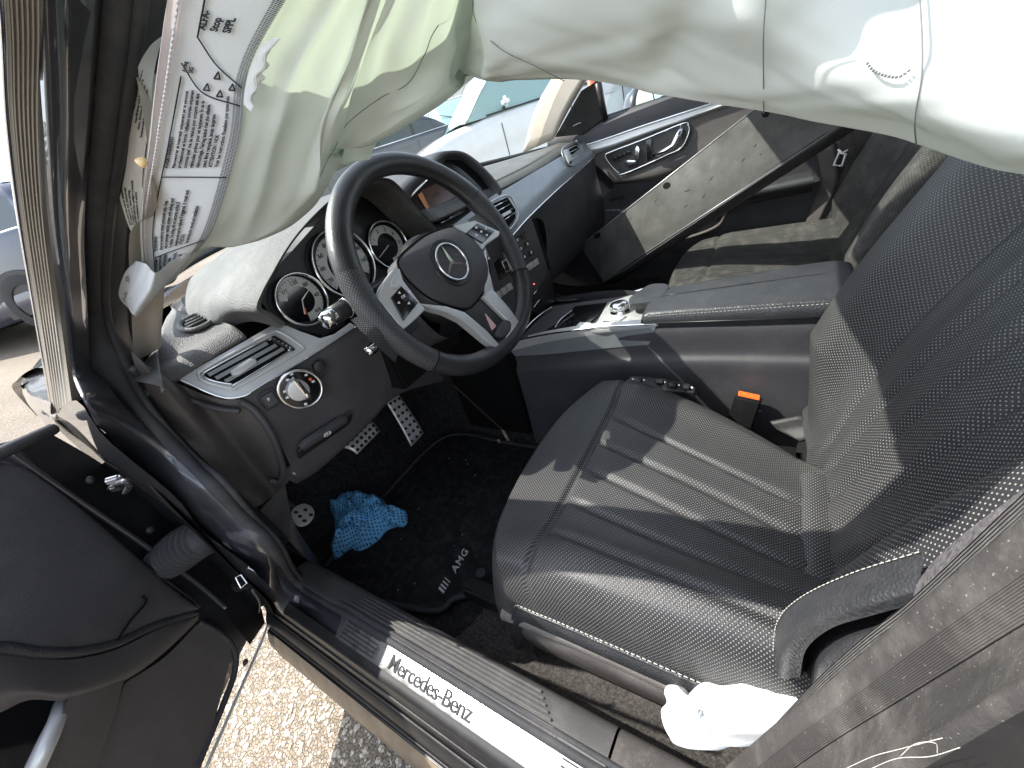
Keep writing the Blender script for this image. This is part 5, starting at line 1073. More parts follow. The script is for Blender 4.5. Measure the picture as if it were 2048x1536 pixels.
axx = [[-0.712, -0.712, -0.713, -0.715, -0.718], [-0.705, -0.705, -0.708, -0.712, -0.716], [-0.69, -0.693, -0.698, -0.702, -0.705], [-0.672, -0.678, -0.685, -0.69, -0.692], [-0.66, -0.666, -0.674, -0.68, -0.684], [-0.65, -0.66, -0.67, -0.676, -0.68], [-0.648, -0.662, -0.674, -0.676, -0.68], [-0.632, -0.648, -0.664, -0.672, -0.678], [-0.64, -0.642, -0.654, -0.668, -0.676], [-0.645, -0.646, -0.652, -0.666, -0.674], [-0.64, -0.645, -0.652, -0.664, -0.676], [-0.624, -0.626, -0.634, -0.645, -0.67], [-0.64, -0.645, -0.652, -0.66, -0.676], [-0.654, -0.66, -0.666, -0.672, -0.678], [-0.652, -0.661, -0.670, -0.680, -0.690], [-0.654, -0.663, -0.672, -0.682, -0.691], [-0.656, -0.665, -0.674, -0.683, -0.691], [-0.659, -0.668, -0.676, -0.683, -0.689], [-0.663, -0.674, -0.679, -0.68, -0.678], [-0.664, -0.677, -0.68, -0.676, -0.668], [-0.665, -0.679, -0.681, -0.674, -0.662], [-0.666, -0.68, -0.682, -0.673, -0.66], [-0.666, -0.68, -0.682, -0.673, -0.66], [-0.666, -0.68, -0.682, -0.673, -0.66]]
for k_ in range(8, 24): axx[k_] = [v + .022 * min(1, (k_ - 7) / 4) for v in axx[k_]]
CT = np.array([[P(a, b, x=x) for (a, b), x in zip(c, xr)] for c, xr in zip(acol, axx)])
NA, NT = 230, 70
AG = cr(CT.transpose(1, 0, 2), NT)                 # along t
AG = cr(AG.transpose(1, 0, 2), NA)                 # along s -> (NA, NT, 3)
def noise1(x, y, s=0):
    v = 0
    for k, (fx, fy, p, a) in enumerate(((3.1, 1.7, .4, 1.), (5.3, -2.9, 1.9, .6), (9.7, 4.1, 3.3, .35), (14.3, -7.7, .7, .22), (23., 9.1, 2.2, .12))): v += a * math.sin(fx * x + fy * y + p + s + 1.3 * math.sin(fy * x * .7 + fx * y * .5 + p))
    return v
T1 = np.gradient(AG, axis=0); T2 = np.gradient(AG, axis=1); NN = np.cross(T1, T2); NN /= np.linalg.norm(NN, axis=2)[..., None] + 1e-12
sgn = np.sign((NN * (CAM - AG)).sum(2))[..., None]; NN *= sgn
for i in range(NA):
    for j in range(NT):
        s, t = i / (NA - 1) * 23, j / (NT - 1) * 4
        amp = .0011 * min(1, t * 1.5 + .2)
        AG[i, j] += NN[i, j] * amp * noise1(s * .20, t * .38) * (.35 if s < 2.1 else 1)
        # pleats falling from the crease above the wheel
        for s0, wd, dp in ((7.0, .35, .006), (11.0, .28, .012), (12.4, .3, -.005), (5.0, .35, -.006), (3.2, .3, -.004), (16.2, .4, .004), (9.0, .6, -.004)):
            AG[i, j] -= NN[i, j] * dp * math.exp(-((s - s0 - .35 * math.sin(t * .9 + s0)) / wd) ** 2) * min(1, t + .2)
def AS(s, t, off=0.):
    a, b = np.clip(s / 23 * (NA - 1), 0, NA - 1.001), np.clip(t / 4 * (NT - 1), 0, NT - 1.001); i, j = int(a), int(b); f, g = a - i, b - j
    w = ((1 - f) * (1 - g), f * (1 - g), (1 - f) * g, f * g); ix = ((i, j), (i + 1, j), (i, j + 1), (i + 1, j + 1))
    p = sum(k * AG[q] for k, q in zip(w, ix)); n = sum(k * NN[q] for k, q in zip(w, ix)); return p + nrm(n) * off
under = AG[:, 0] + A3(.012, 0, -.001); under2 = AG[:, 1] + A3(.035, 0, .02); inner = AG[:, NT // 3] + A3(.05, .01, .0)
def attach(y):
    f = min(1., max(0., (.17 - y) / .44)); return A3(-.668 + .062 * f, y, 1.02 + .345 * f)
ext = []
for i in range(NA):
    p0 = AG[i, -1]; d0 = nrm(AG[i, -1] - AG[i, -8]); kk = min(1., max(0., (i / (NA - 1) * 23 - 15.5) / 2.5)); tp = attach(p0[1] - .015 + .02 * kk); L_ = np.linalg.norm(tp - p0); row = []
    for q in np.linspace(0, 1, 17)[1:]:
        b_ = p0 * (1 - q) + tp * q + A3(-.006 * (1 - kk) + .016 * kk, 0, 0) * math.sin(math.pi * q) + (d0 * L_ - (tp - p0)) * q * (1 - q) ** 2 * .12 * (1 - kk)
        row.append(b_ + NN[i, -1] * .003 * noise1(i * .06, q * 3) * math.sin(math.pi * q))
    ext.append(row)
full = np.concatenate([inner[:, None], under2[:, None], under[:, None], AG, np.array(ext)], 1)
bag = tag(grid_obj('curtain_airbag', full, m_bag), 'burst white curtain airbag hanging along the top of the open door', 'airbag')
# printed cloth band along its front hem
lab = np.array([[AS(s, t, .0012) for t in np.linspace(.05, 4, 60)] for s in np.linspace(0.95, 2.0, 20)])
label = grid_obj('printed_band', lab, m_label, bag)
hem = np.array([[AS(s, t, .0012) + nrm(A3(-.6, -.7, 0)) * .004 * math.sin((s + .02) / 1.0 * math.pi) for t in np.linspace(0.02, 4, 60)] for s in np.linspace(-0.0, 1.0, 12)])
m_hem = mat('folded hem cloth', (.74, .68, .68), .8, spec=.2, bump=[(40, .4, 'n')], trans=(.2, (.7, .62, .62)))
grid_obj('folded_hem', hem, m_hem, bag)
stitches('stitching', [AS(.93, t, .0035) for t in np.linspace(.1, 3.9, 40)], m_mark, bag, .0035, .0026, .0006)
def amap(s0, t0, ks, kt, off=.0022, slant=0.): return lambda a, b, c: AS(s0 - b * ks + a * kt * slant, t0 + a * kt, off)
def aline(name, pts, w=.00065, n=40): return tube(name, [AS(s, t, .002) for s, t in pts], w / 2, m_ink, label, 5, n=n)
def para(s0, t0, lines, ks=.062, kt=.040, lead=1.18, slant=.0):
    for k, l in enumerate(lines): text('warning_print', l, None, None, None, 1., m_ink, label, depth=.0, fn=amap(s0 + k * ks * lead, t0, ks, kt, slant=slant), bold=.05)
aline('print_border', [(1.16, .25), (1.14, 1.0), (1.16, 2.0), (1.18, 2.8)])
para(1.22, 1.72, ['AVERTISSEMENT'], .075, .048)
para(1.32, 1.72, ['Manoeuvrer et intervenir uniquement par un personnel', 'professionnel et formé. Utilisation autorisée uniquement', 'comme système de retenue pour occupants assis dans', 'véhicules prévus pour cet équipement. En cas de', 'démontage, l\'airbag latéral n\'est plus utilisable,', 'peut être remplacé, jamais dangereux.', 'ATTENTION : NOK', 'Voir les instructions d\'installation pour capteur inclus'], .060, .0405)
para(1.22, .62, ['WARNING'], .075, .048)
para(1.32, .62, ['Must be handled by trained personnel only. Use', 'only as passenger restraint system with airbag and', 'in vehicles. The airbag will not become active if', 'dangerous and must be replaced if triggered. It must not', 'ATTENTION:', 'See instructions for removal and installation'], .066, .0375)
para(1.22, .12, ['und nur in Fahrzeugen', 'ausgebildetem Personal', 'einsetzen als Rückhalte', 'Airbag darf nicht', 'ATTENTION NOK', 'Nicht zerlegen'], .075, .042)
for pts in ([(1.16, 1.62), (1.5, 1.62), (1.95, 1.60)], [(1.16, .52), (1.5, .53), (1.95, .55)], [(1.15, 2.95), (1.5, 2.62), (1.96, 2.45)], [(1.30, 3.25), (1.6, 2.98), (1.97, 2.72)], [(1.25, 3.95), (1.30, 3.25)]): aline('print_border', pts)
para(1.26, 2.82, ['Notre airbag', 'Autoliv'], .07, .05) if False else None
for s, t in ((1.50, 2.66), (1.66, 2.58), (1.80, 2.68), (1.60, 2.82)):
    aline('print_symbol', lin([(s, t), (s + .07, t + .0), (s + .035, t + .09), (s, t)], 31), .0006, None)
para(1.24, 2.86, ['Airbag', 'SRS'], .08, .045)
para(1.36, 3.34, ['ALFA-', 'Stop', 'SPPL'], .11, .075)
V, Fc = [], []
for k in range(260):
    for c_ in range(4):
        t = .12 + 3.75 * (k + .5 * (c_ % 2)) / 260; s = 1.885 + .036 * c_; ds, dt = .015, .0058
        o = len(V); V += [AS(s - ds, t, .0022), AS(s + ds, t - dt * .3, .0022), AS(s + ds, t + dt, .0022), AS(s - ds, t + dt * 1.3, .0022)]; Fc.append((o, o + 1, o + 2, o + 3))
tag(obj('border_print', V, Fc, m_ink, label, smooth=False), kind='stuff')
# bright torn lip where the printed band ends
lip = [[AS(2.02, t, .003) for t in np.linspace(2.5, 3.3, 12)], [AS(2.16 + .10 * math.sin(k * 1.9) * .4, t, .006) for k, t in enumerate(np.linspace(2.45, 3.4, 12))], [AS(2.30 + .12 * math.sin(k * 2.7 + 1) * .6 - .2 * abs(k - 6) / 6, t, .004) for k, t in enumerate(np.linspace(2.5, 3.35, 12))]]
loft('torn_edge', lip, m_label, bag, 8, 40)
# second printed flap behind the hem and the crumpled end piece
fl1 = [[P(a, b, x=-.703) for a, b in ((276, 495), (250, 432), (233, 350), (250, 232), (270, 150), (297, 96), (332, 66))], [P(a, b, x=-.697) for a, b in ((288, 490), (284, 430), (285, 350), (300, 232), (306, 160), (318, 100), (334, 68))]]
flap2 = loft('printed_flap', fl1, m_label, bag, 8, 40)
FG = np.stack([cr(r, 60) for r in fl1])
def FS(u, v, off=.0015):
    j = np.clip(v * 59, 0, 58.99); k = int(j); f = j - k; a = FG[0, k] * (1 - f) + FG[0, k + 1] * f; b = FG[1, k] * (1 - f) + FG[1, k + 1] * f; p = a * (1 - u) + b * u; return p + nrm(CAM - p) * off
for k, (v0, l) in enumerate(((.60, 'WARNUNG'), (.52, 'Nur von geschultem Personal zu'), (.48, 'handhaben und nur von oder für'), (.46, 'dem Einbau für Kopfairbag bzw.'), (.44, 'Seitenairbag System verwendet'))):
    text('warning_print', l, None, None, None, 1., m_ink, flap2, depth=0, fn=(lambda a, b, c, k=k, v0=v0: FS(.20 + k * .15 - b * .12, v0 + a * .0135)), bold=.05)
for k, l in enumerate(('Solo para uso como sistema', 'de retención. No desmontar', 'o instalar el módulo airbag', 'ADVERTENCIA: peligro y puede', 'ser reemplazado si activo')):
    text('warning_print', l, None, None, None, 1., m_ink, flap2, depth=0, fn=(lambda a, b, c, k=k: FS(.18 + k * .15 - b * .12, .12 + a * .0145)), bold=.05)
endp = [[P(a, b, x=-.712) for a, b in ((272, 522), (250, 545), (237, 585), (245, 605), (257, 615))], [P(a, b, x=-.720) for a, b in ((292, 528), (278, 560), (262, 590), (258, 610), (262, 625))], [P(a, b, x=-.722) for a, b in ((312, 545), (306, 575), (296, 595), (280, 618), (270, 632))], [P(a, b, x=-.705) for a, b in ((345, 520), (335, 555), (318, 580), (298, 605), (275, 635))], [P(a, b, x=-.69) for a, b in ((392, 500), (378, 520), (352, 545), (325, 575), (300, 606))]]
endg = np.stack([cr(r, 30) for r in endp]); endg = cr(endg, 40)
for i in range(40):
    for j in range(30): endg[i, j] += nrm(CAM - endg[i, j]) * .003 * math.sin(i * .75 + j * .12)
ep_ = grid_obj('crumpled_end', endg, m_label, bag)
EE = lambda u, v: endg[int(np.clip(u * 39, 0, 39)), int(np.clip(v * 29, 0, 29))]
for k, (l, u, v) in enumerate((('Stop', .10, .35), ('airbag', .16, .62), ('NOK', .12, .82))):
    o_, x_, y_ = EE(u, v), EE(u + .15, v - .12) - EE(u, v), EE(u, v - .15) - EE(u, v); text('warning_print', l, o_ + nrm(CAM - o_) * .004, x_, y_, .009, m_ink, ep_, depth=0)
# seams on the bag
tube('bag_seam', [AS(*q, .0012) for q in ((5.2, .0), (5.9, .35), (6.6, .55), (7.0, 1.3), (8.2, 1.9), (8.9, 2.0), (9.3, 2.6), (9.5, 3.0), (10.8, 3.6), (11.2, 4.))], .0002, m_seam, bag, 5, n=80)
tube('bag_seam', [AS(*q, .0012) for q in ((11.6, 4.0), (12.2, 3.2), (13.0, 2.2), (13.6, 1.2), (14.0, .0))], .0002, m_seam, bag, 5, n=60)
tube('bag_seam', [AS(*q, .0008) for q in ((17.0, .0), (17.0, 1.5), (17.05, 3.0), (17.1, 4))], .0002, m_seam, bag, 5, n=60)
tube('bag_seam', [AS(*q, .0008) for q in ((19.85, .0), (19.8, 1.2), (19.85, 2.5), (19.9, 4))], .0002, m_seam, bag, 5, n=60)
ar = [AS(s, t, .0012) for s, t in ((18.75, 2.35), (18.9, 2.2), (19.15, 2.14), (19.4, 2.16), (19.6, 2.3))]
stitches('bag_stitching', ar, m_seam, bag, .0009, .0006, .0003)
def glue(name, c, m): return dome(name, c, (P(285, 325, x=-.722), nrm(CAM - P(285, 325, x=-.722))), m, bag, .002, .001, 20, 4)
glue('torn_tab', [(270, 318), (285, 313), (294, 320), (296, 330), (286, 336), (272, 326)], mat('yellowed glue', (.75, .55, .28), .6))

# ------------------------------------------------------------------ white side airbag by the seat base
wpts = [(1338, 1370), (1358, 1372), (1372, 1388), (1392, 1372), (1412, 1364), (1450, 1372), (1510, 1362), (1600, 1380), (1640, 1400), (1580, 1470), (1482, 1492), (1448, 1492), (1420, 1500), (1380, 1498), (1350, 1488), (1338, 1474), (1325, 1450), (1321, 1420), (1334, 1404), (1330, 1385)]
wb = P(1440, 1440, x=-.672); wpl_ = (wb, nrm(A3(-.35, .15, .9)))
Wg = cr(np.array([PP(a, b, wpl_) for a, b in wpts]), 90, True); c = Wg.mean(0); rows = [Wg - wpl_[1] * .03]
for k in range(26):
    s = 1 - k / 25 * .99; rows.append([c + (p - c) * s + wpl_[1] * (.022 * (1 - s ** 3) + .003 * (1 - s ** 4) * noise1(i * .21, s * 2.2) + .003 * math.sin(9 * s + i * .2)) for i, p in enumerate(Wg)])
tag(grid_obj('side_airbag', np.array(rows), m_white, cv=True, base=True), 'small crumpled white airbag on the floor beside the near seat', 'airbag')

# ------------------------------------------------------------------ loose metal channel lying across the passenger side
fp = plane3(P(1160, 492, x=.47), P(1512, 216, x=.41), P(1645, 247, x=.33))
ch = tag(empty('metal_channel', tuple(P(1270, 480, x=.45))), 'scuffed grey metal channel leaning across the passenger footwell and seat', 'metal channel')
O_ = np.array(ch.location)
def local(o):
    co = np.zeros(len(o.data.vertices) * 3); o.data.vertices.foreach_get('co', co); co = co.reshape(-1, 3) - O_; o.data.vertices.foreach_set('co', co.ravel()); o.data.update(); return o
m_chan = mat('scuffed grey metal', (.055, .053, .049), .6, spec=.15, var=.35, vscale=9, rvar=.12, dust=.06)
fpx = [(1160, 492), (1250, 424), (1512, 216), (1560, 208), (1700, 240), (1645, 270), (1272, 519), (1208, 565)]
fpt = [PP(a, b, fp) for a, b in fpx]
local(prism('channel_face', fpt, fp[1], .003, m_chan, ch, .0008))
e0, e1_ = PP(1160, 492, fp), PP(1512, 216, fp); g0, g1 = PP(1208, 565, fp), PP(1700, 238, fp)
local(loft('channel_flange', [[e0, e1_], [e0 - fp[1] * .004 , e1_ - fp[1] * .004], [e0 - fp[1] * .035, e1_ - fp[1] * .035]], m_chan, ch, 6, 8, lu=True, thick=.003))
local(loft('channel_flange', [[g0 + fp[1] * .001, g1 + fp[1] * .001], [g0 - fp[1] * .006 + A3(0, -.006, -.002), g1 - fp[1] * .006 + A3(0, -.006, -.002)], [g0 - fp[1] * .05, g1 - fp[1] * .05]], m_plastic, ch, 6, 8, lu=True, thick=.003))
local(tube('flange_edge', [e0, e1_], .0018, m_silver, ch, 6)); local(tube('flange_edge', [PP(1230, 546, fp), g1], .0016, m_silverd, ch, 6))  # first bead is silver to paint the edge's thin bright highlight
for a, b, r in ((1194, 471, 7), (1333, 371, 8), (1531, 228, 8)): local(plate('channel_hole', pell((a, b), r, r * .75, -35, 16), fp, m_void, ch, .002, .0012, 0))
rs = random.Random(2)
for k in range(9):
    u, v = rs.random(), rs.random(); a, b = 1260 + 260 * u + 24 * (v - .5), 468 - 186 * u + 44 * (v - .5); ln, an = rs.uniform(3, 12), math.radians(rs.uniform(-60, -20)); p_, q_ = PP(a, b, shift(fp, .0007)), PP(a + ln * math.cos(an), b + ln * math.sin(an), shift(fp, .0007)); local(tube('scratch', [p_, q_], .0007, m_plastic if k % 3 else m_black, ch, 4))

# ------------------------------------------------------------------ floor mat, cloth, paper, crumbs
mz = .303
mo_ = [(-.700, .42), (-.695, .33), (-.668, .2), (-.652, .125), (-.643, .098), (-.630, .086), (-.612, .080), (-.592, .050), (-.573, .005), (-.555, -.05), (-.30, -.05), (-.2, .0), (-.19, .2), (-.2, .42), (-.4, .45)]
mpts = cr(np.array([(x, y, mz + .006) for x, y in mo_]), 90, True)
fm = tag(prism('floor_mat', mpts, A3(0, 0, 1), .012, m_mat, None, .002, base=True), 'black velour floor mat with silver lettering in front of the near seat', 'floor mat')
OM = np.array(fm.location)
def mloc(o):
    co = np.zeros(len(o.data.vertices) * 3); o.data.vertices.foreach_get('co', co); co = co.reshape(-1, 3) - OM; o.data.vertices.foreach_set('co', co.ravel()); o.data.update(); return o
mloc(tube('mat_binding', mpts + A3(0, 0, -.001), .006, m_rubber, fm, 8, closed=True))
mp = (A3(-.6, .1, mz + .006), A3(0, 0, 1)); m_emb = mat('silver embroidery', (.55, .55, .55), .5, metal=.2)
mA = PP(887, 1187, mp); mex = nrm(PP(951, 1080, mp) - mA); mey = np.cross(A3(0, 0, 1), mex)
for k in range(4):
    o_, w_, h_ = mA + mex * (.0075 * k), .0044 - .0008 * k, .0165
    mloc(prism('mat_stripe', [o_ + A3(0, 0, .0012), o_ + mex * w_ + A3(0, 0, .0012), o_ + mex * (w_ + h_ * .3) + mey * h_ + A3(0, 0, .0012), o_ + mex * h_ * .3 + mey * h_ + A3(0, 0, .0012)], A3(0, 0, 1), .002, m_emb, fm))
mloc(ptext('mat_lettering', 'AMG', (911, 1147), (950, 1081), mp, .0225, m_emb, fm, rise=.0008, bold=.0002, shear=.3, depth=.0006, space=1.15))
mloc(lathe('mat_fastener', [(0, .004), (.008, .004), (.0105, .003), (.0115, 0)], PP(962, 1146, mp), A3(0, 0, 1), m_soft, fm, 24))
# blue cloth
cl = [(657, 1003), (690, 992), (715, 992), (752, 995), (765, 1000), (780, 1018), (800, 1018), (813, 1030), (808, 1048), (790, 1050), (770, 1058), (755, 1075), (735, 1090), (715, 1098), (695, 1095), (668, 1115), (664, 1092), (672, 1075), (668, 1045), (660, 1025)]
cpl = (A3(-.56, .4, mz + .014), A3(0, 0, 1)); CO = cr(np.array([PP(a, b, cpl) for a, b in cl]), 160, True); c = PP(735, 1040, cpl); rows = []
for k in range(46):
    s = 1 - k / 45 * .985; row = []
    for i, p in enumerate(CO):
        q = c + (p - c) * s; th = i / 160 * 2 * math.pi
        hgt_ = .030 * (1 - s ** 2.5) + (.011 * abs(math.sin(th * 2.5 + 3.2 * s + .6 * math.sin(th * 3))) + .007 * abs(math.sin(th * 5.5 - 4 * s)) + .004 * noise1(q[0] * 30, q[1] * 30) + .004 * abs(noise1(q[0] * 22 + 3, q[1] * 19))) * min(1, (1 - s) * 3 + .25)
        row.append(q + A3(.004 * math.sin(th * 7 + 5 * s), .004 * math.cos(th * 5 - 6 * s), max(.0, hgt_)))
    rows.append(row)
rows = [[p + A3(0, 0, -.010) for p in CO]] + rows
m_cl2 = mat('perforated blue cloth', (.16, .43, .68), .9, spec=.1, var=.2, vscale=30, bump=[(260, .6, 'n')], dots=(.0105, .21, (.02, .07, .16), .05))
clo = grid_obj('wiping_cloth', np.array(rows), m_cl2, cv=True, base=True)
uvl = clo.data.uv_layers[0]; cov_ = np.zeros(len(clo.data.vertices) * 3); clo.data.vertices.foreach_get('co', cov_); cov_ = cov_.reshape(-1, 3); li = np.zeros(len(clo.data.loops), int); clo.data.loops.foreach_get('vertex_index', li); uvl.data.foreach_set('uv', (cov_[li][:, :2] + .15 * cov_[li][:, 2:]).ravel())
tag(clo, 'crumpled light blue perforated cloth on the black floor mat', 'cloth')
pp_ = (A3(-.63, -.15, .345), nrm(A3(-.35, 0, 1)))
tag(prism('paper_strip', [PP(a, b, pp_) for a, b in ((1001, 1236), (1024, 1240), (1029, 1232), (1052, 1246), (1096, 1278), (1090, 1287), (1050, 1264), (1010, 1243))], pp_[1], .002, m_mark, None, 0, base=True), 'torn white paper strip on the grey carpet under the near seat', 'paper')
V, Fc = [], []; rs = random.Random(9)
for k in range(26):
    a, b = rs.uniform(700, 960), rs.uniform(900, 1190); p = P(a, b, z=mz + .0075)
    if not (-.66 < p[0] < -.3 and -.02 < p[1] < .40): continue
    r = rs.choice([.0004, .0005, .0006, .001]); o = len(V); V += [tuple(p + A3(*q) * r * np.array([rs.uniform(.6, 2), 1, .6])) for q in iv]; Fc += [tuple(i + o for i in f) for f in ifc]
for a, b in ((898, 917), (932, 920), (935, 928), (950, 950), (838, 1017)):
    p = P(a, b, z=mz + .0075); o = len(V); V += [tuple(p + A3(*q) * A3(.0018, .0008, .0007)) for q in iv]; Fc += [tuple(i + o for i in f) for f in ifc]
tag(obj('litter', V, Fc, m_mark, smooth=False), 'pale crumbs and bits scattered over the black floor mat', kind='stuff')

# ------------------------------------------------------------------ the yard beyond the windows
m_tyre = mat('tyre rubber', (.018, .018, .018), .8); m_rim = mat('alloy rim', (.45, .45, .46), .35, metal=.8); m_lamp = mat('headlamp lens', (.6, .63, .65), .1, metal=.3); m_trim = mat('black car trim', (.012, .012, .012), .45)
m_cglass = mat('dark car glass', (.03, .045, .045), .06, spec=.8, metal=.1); m_cglassl = mat('pale car glass', (.22, .34, .33), .08, spec=.8); m_red = mat('red lamp', (.5, .02, .02), .2); m_plate = mat('yellow plate', (.8, .62, .1), .5)
CARMESH = {}
def parked_car(label, loc, heading, col, L=4.3, Wd=1.8, H=1.48, hood=.92, kind='hatch', group='cars parked around the yard', glass=None, name='parked_car'):
    """nose towards +y in its own frame"""
    glass = glass or m_cglass
    t = empty(name, loc, heading); tag(t, label, 'car', group); w = Wd / 2
    paint = mat('car paint', col, .25, coat=1., var=.03)
    yN, yT = L / 2, -L / 2
    tail = {'hatch': (hood + .05, .80), 'van': (hood + .12, .95), 'saloon': (hood - .02, .78)}[kind]
    # y, bottom z, sill half width, shoulder z, shoulder half width, deck z
    stn = [(yN, .42, w * .72, .58, w * .70, .62), (yN - .08, .24, w * .88, .66, w * .86, hood * .80), (yN - .45, .22, w * .98, .70, w * .97, hood * .93), (yN - 1.05, .20, w, .80, w * .99, hood), (yN - 1.5, .18, w, .86, w * .985, hood + .04), (0, .18, w, .90, w * .985, hood + .05), (yT + 1.3, .20, w, .92, w * .985, hood + .06), (yT + .6, .22, w, .92, w * .98, tail[0] + .04), (yT + .1, .26, w * .93, .90, w * .90, tail[0]), (yT, .36, w * .80, .75, w * .78, tail[1])]
    rows = [[(-sw * .9, y, bz), (-sw, y, bz + .10), (-shw * 1.005, y, (bz + shz) / 2), (-shw, y, shz), (-shw * .94, y, dz * .98), (-shw * .5, y, dz + .02), (0, y, dz + .03), (shw * .5, y, dz + .02), (shw * .94, y, dz * .98), (shw, y, shz), (shw * 1.005, y, (bz + shz) / 2), (sw, y, bz + .10), (sw * .9, y, bz)] for y, bz, sw, shz, shw, dz in stn]
    loft('body', rows, paint, t, 48, 40)
    for y, r in ((yN, rows[0]), (yT, rows[-1])): prism('bumper', r, A3(0, 1 if y > 0 else -1, 0), .04, paint, t)
    # greenhouse
    b0 = hood + .03
    gs = {'hatch': [(yN - 1.05, .0), (yN - 1.55, .62), (yN - 1.95, 1.0), (-.3, 1.05), (yT + .9, .98), (yT + .35, .75), (yT + .15, .0)], 'van': [(yN - .85, .0), (yN - 1.3, .62), (yN - 1.7, 1.0), (-.3, 1.04), (yT + .5, 1.02), (yT + .18, .85), (yT + .10, .0)], 'saloon': [(yN - 1.15, .0), (yN - 1.65, .6), (yN - 2.05, .98), (-.3, 1.03), (yT + 1.5, .95), (yT + 1.0, .55), (yT + .65, .0)]}[kind]
    gr = []
    for y, k in gs:
        z = b0 + (H - b0) * k; wt = w * (.93 - .17 * k)
        gr.append([(-w * .94, y, b0 - .02), (-(w * .94 + wt) / 2 - .01, y, (b0 + z) / 2), (-wt, y, z - .02), (-wt * .6, y, z + .01), (0, y, z + .02), (wt * .6, y, z + .01), (wt, y, z - .02), ((w * .94 + wt) / 2 + .01, y, (b0 + z) / 2), (w * .94, y, b0 - .02)])
    GG = np.stack([cr(r, 33) for r in gr]); GG = cr(GG, 60)
    grid_obj('glasshouse', GG, glass, t)
    def skin(nm, i0, i1, j0, j1, m_, off=.008):
        S = GG[i0:i1 + 1, j0:j1 + 1].copy(); c = np.array([0, S[..., 1].mean(), b0]); d = S - c; d[..., 1] *= .1; S = S + d / (np.linalg.norm(d, axis=2)[..., None] + 1e-9) * off
        return grid_obj(nm, S, m_, t, uv=False)
    skin('roof', 19, 48, 8, 24, paint, .01)
    for a, b in ((0, 6), (26, 32)):
        skin('window_frame', 3, 20, a + (2 if a == 0 else -0), b if a == 0 else b - 2, paint, .0) if False else None
    for j0, j1 in ((7, 9), (23, 25)): skin('roof_pillar', 1, 20, j0, j1, paint, .010)
    for j0, j1 in ((6, 9), (23, 26)): skin('roof_rail', 16, 52, j0, j1, paint, .011)
    for i0 in (28, 41): 
        for j0, j1 in ((0, 8), (24, 32)): skin('door_pillar', i0, i0 + 1, j0, j1, m_trim, .009)
    for j0, j1 in ((0, 9), (23, 32)): skin('rear_pillar', 50, 56, j0, j1, paint, .010)
    ra = .335 if kind == 'van' else .375
    for sx in (-1, 1):
        for y in (yN - (.60 if kind == 'van' else .85), yT + .80):
            wh = lathe('wheel', [(.20, -.02), (.30, -.015), (.325, .02), (.325, .17), (.30, .20), (.2, .2)], A3(sx * (w - .19), y, .325), A3(sx, 0, 0), m_tyre, t, 28)
            lathe('rim', [(.20, .15), (.19, .175), (.05, .165), (0, .17)], A3(sx * (w - .19), y, .325), A3(sx, 0, 0), m_trim, wh, 20)
            for k in range(5): a = k * 2 * math.pi / 5; box('rim_spoke', (sx * (w - .012), y + .11 * math.cos(a), .325 + .11 * math.sin(a)), (.02, .19, .045), m_rim, wh, .005, Matrix.Rotation(a, 3, 'X'))
            prism('wheel_arch', [(sx * (w + .002), y + ra * math.cos(a), .30 + ra * math.sin(a)) for a in np.linspace(-.2, math.pi + .2, 24)], A3(sx, 0, 0), .03, m_trim, t)
        dome_pts = [(sx * w * .55, yN - .03, .66), (sx * w * .82, yN - .18, .68), (sx * w * .93, yN - .45, .80), (sx * w * .90, yN - .52, .84), (sx * w * .6, yN - .15, .74)]
        prism('headlamp', [A3(*p) + A3(sx * .012, .025, .012) for p in dome_pts], nrm(A3(sx * .5, .8, .35)), .05, m_lamp, t, .008)
        prism('tail_lamp', [(sx * w * .6, yT - .012, .80), (sx * w * .88, yT + .03, .80), (sx * w * .90, yT + .05, .95), (sx * w * .6, yT + .0, .92)], nrm(A3(sx * .3, -1, 0)), .05, m_red, t, .008)
        mi = dome_mirror = box('wing_mirror', (sx * (w + .10), yN - 1.50, hood + .12), (.20, .10, .14), paint, t, .045, None, 4)
        box('mirror_stalk', (sx * (w + .0), yN - 1.50, hood + .06), (.10, .05, .04), m_trim, mi, .01)
        for y in (.25, -.75): box('door_handle', (sx * (w + .008), y, .86), (.025, .18, .025), paint, t, .008)
        for y in (yN - 1.4, -.02, -1.0): box('door_gap', (sx * (w * .998), y, .62), (.012, .008, .56), m_trim, t, .001)
        tube('window_line', [(sx * (w * .955), yN - 1.2, b0 + .0), (sx * (w * .958), 0, b0 + .012), (sx * (w * .955), yT + .6, b0 + .02)], .012, m_chrome if kind == 'saloon' else m_trim, t, 6)
    prism('grille', [(-w * .42, yN + .004, .50), (w * .42, yN + .004, .50), (w * .5, yN - .01, .64), (-w * .5, yN - .01, .64)], A3(0, 1, 0), .03, m_trim, t, .01)
    for k in range(3): box('grille_bar', (0, yN + .012, .53 + k * .04), (w * .85, .012, .010), m_chrome, t, .003)
    prism('lower_intake', [(-w * .55, yN - .02, .30), (w * .55, yN - .02, .30), (w * .48, yN + .002, .42), (-w * .48, yN + .002, .42)], A3(0, 1, 0), .05, m_trim, t, .01)
    box('number_plate', (0, yN + .02, .45), (.5, .015, .11), m_mark, t, .004)
    for a in (-.3, .25): tube('wiper', [(a, yN - 1.12, b0 + .03), (a + .5, yN - 1.35, b0 + .16 + .1)], .01, m_trim, t, 5)
    return t
def at(px, py, d):  # ground point seen in a direction, d metres away
    r = ray(px, py); h = nrm(A3(r[0], r[1], 0)); x, y = (CAM + h * d)[:2]; return (float(x), float(y), gz(x, y))
p = (6.98, 3.31, gz(6.55, 3.65) - .04); parked_car('white compact van with its nose to the left seen through the windscreen', p, .902, (.60, .60, .61), 5.2, 1.80, 1.72, 1.02, 'van', glass=m_cglassl)
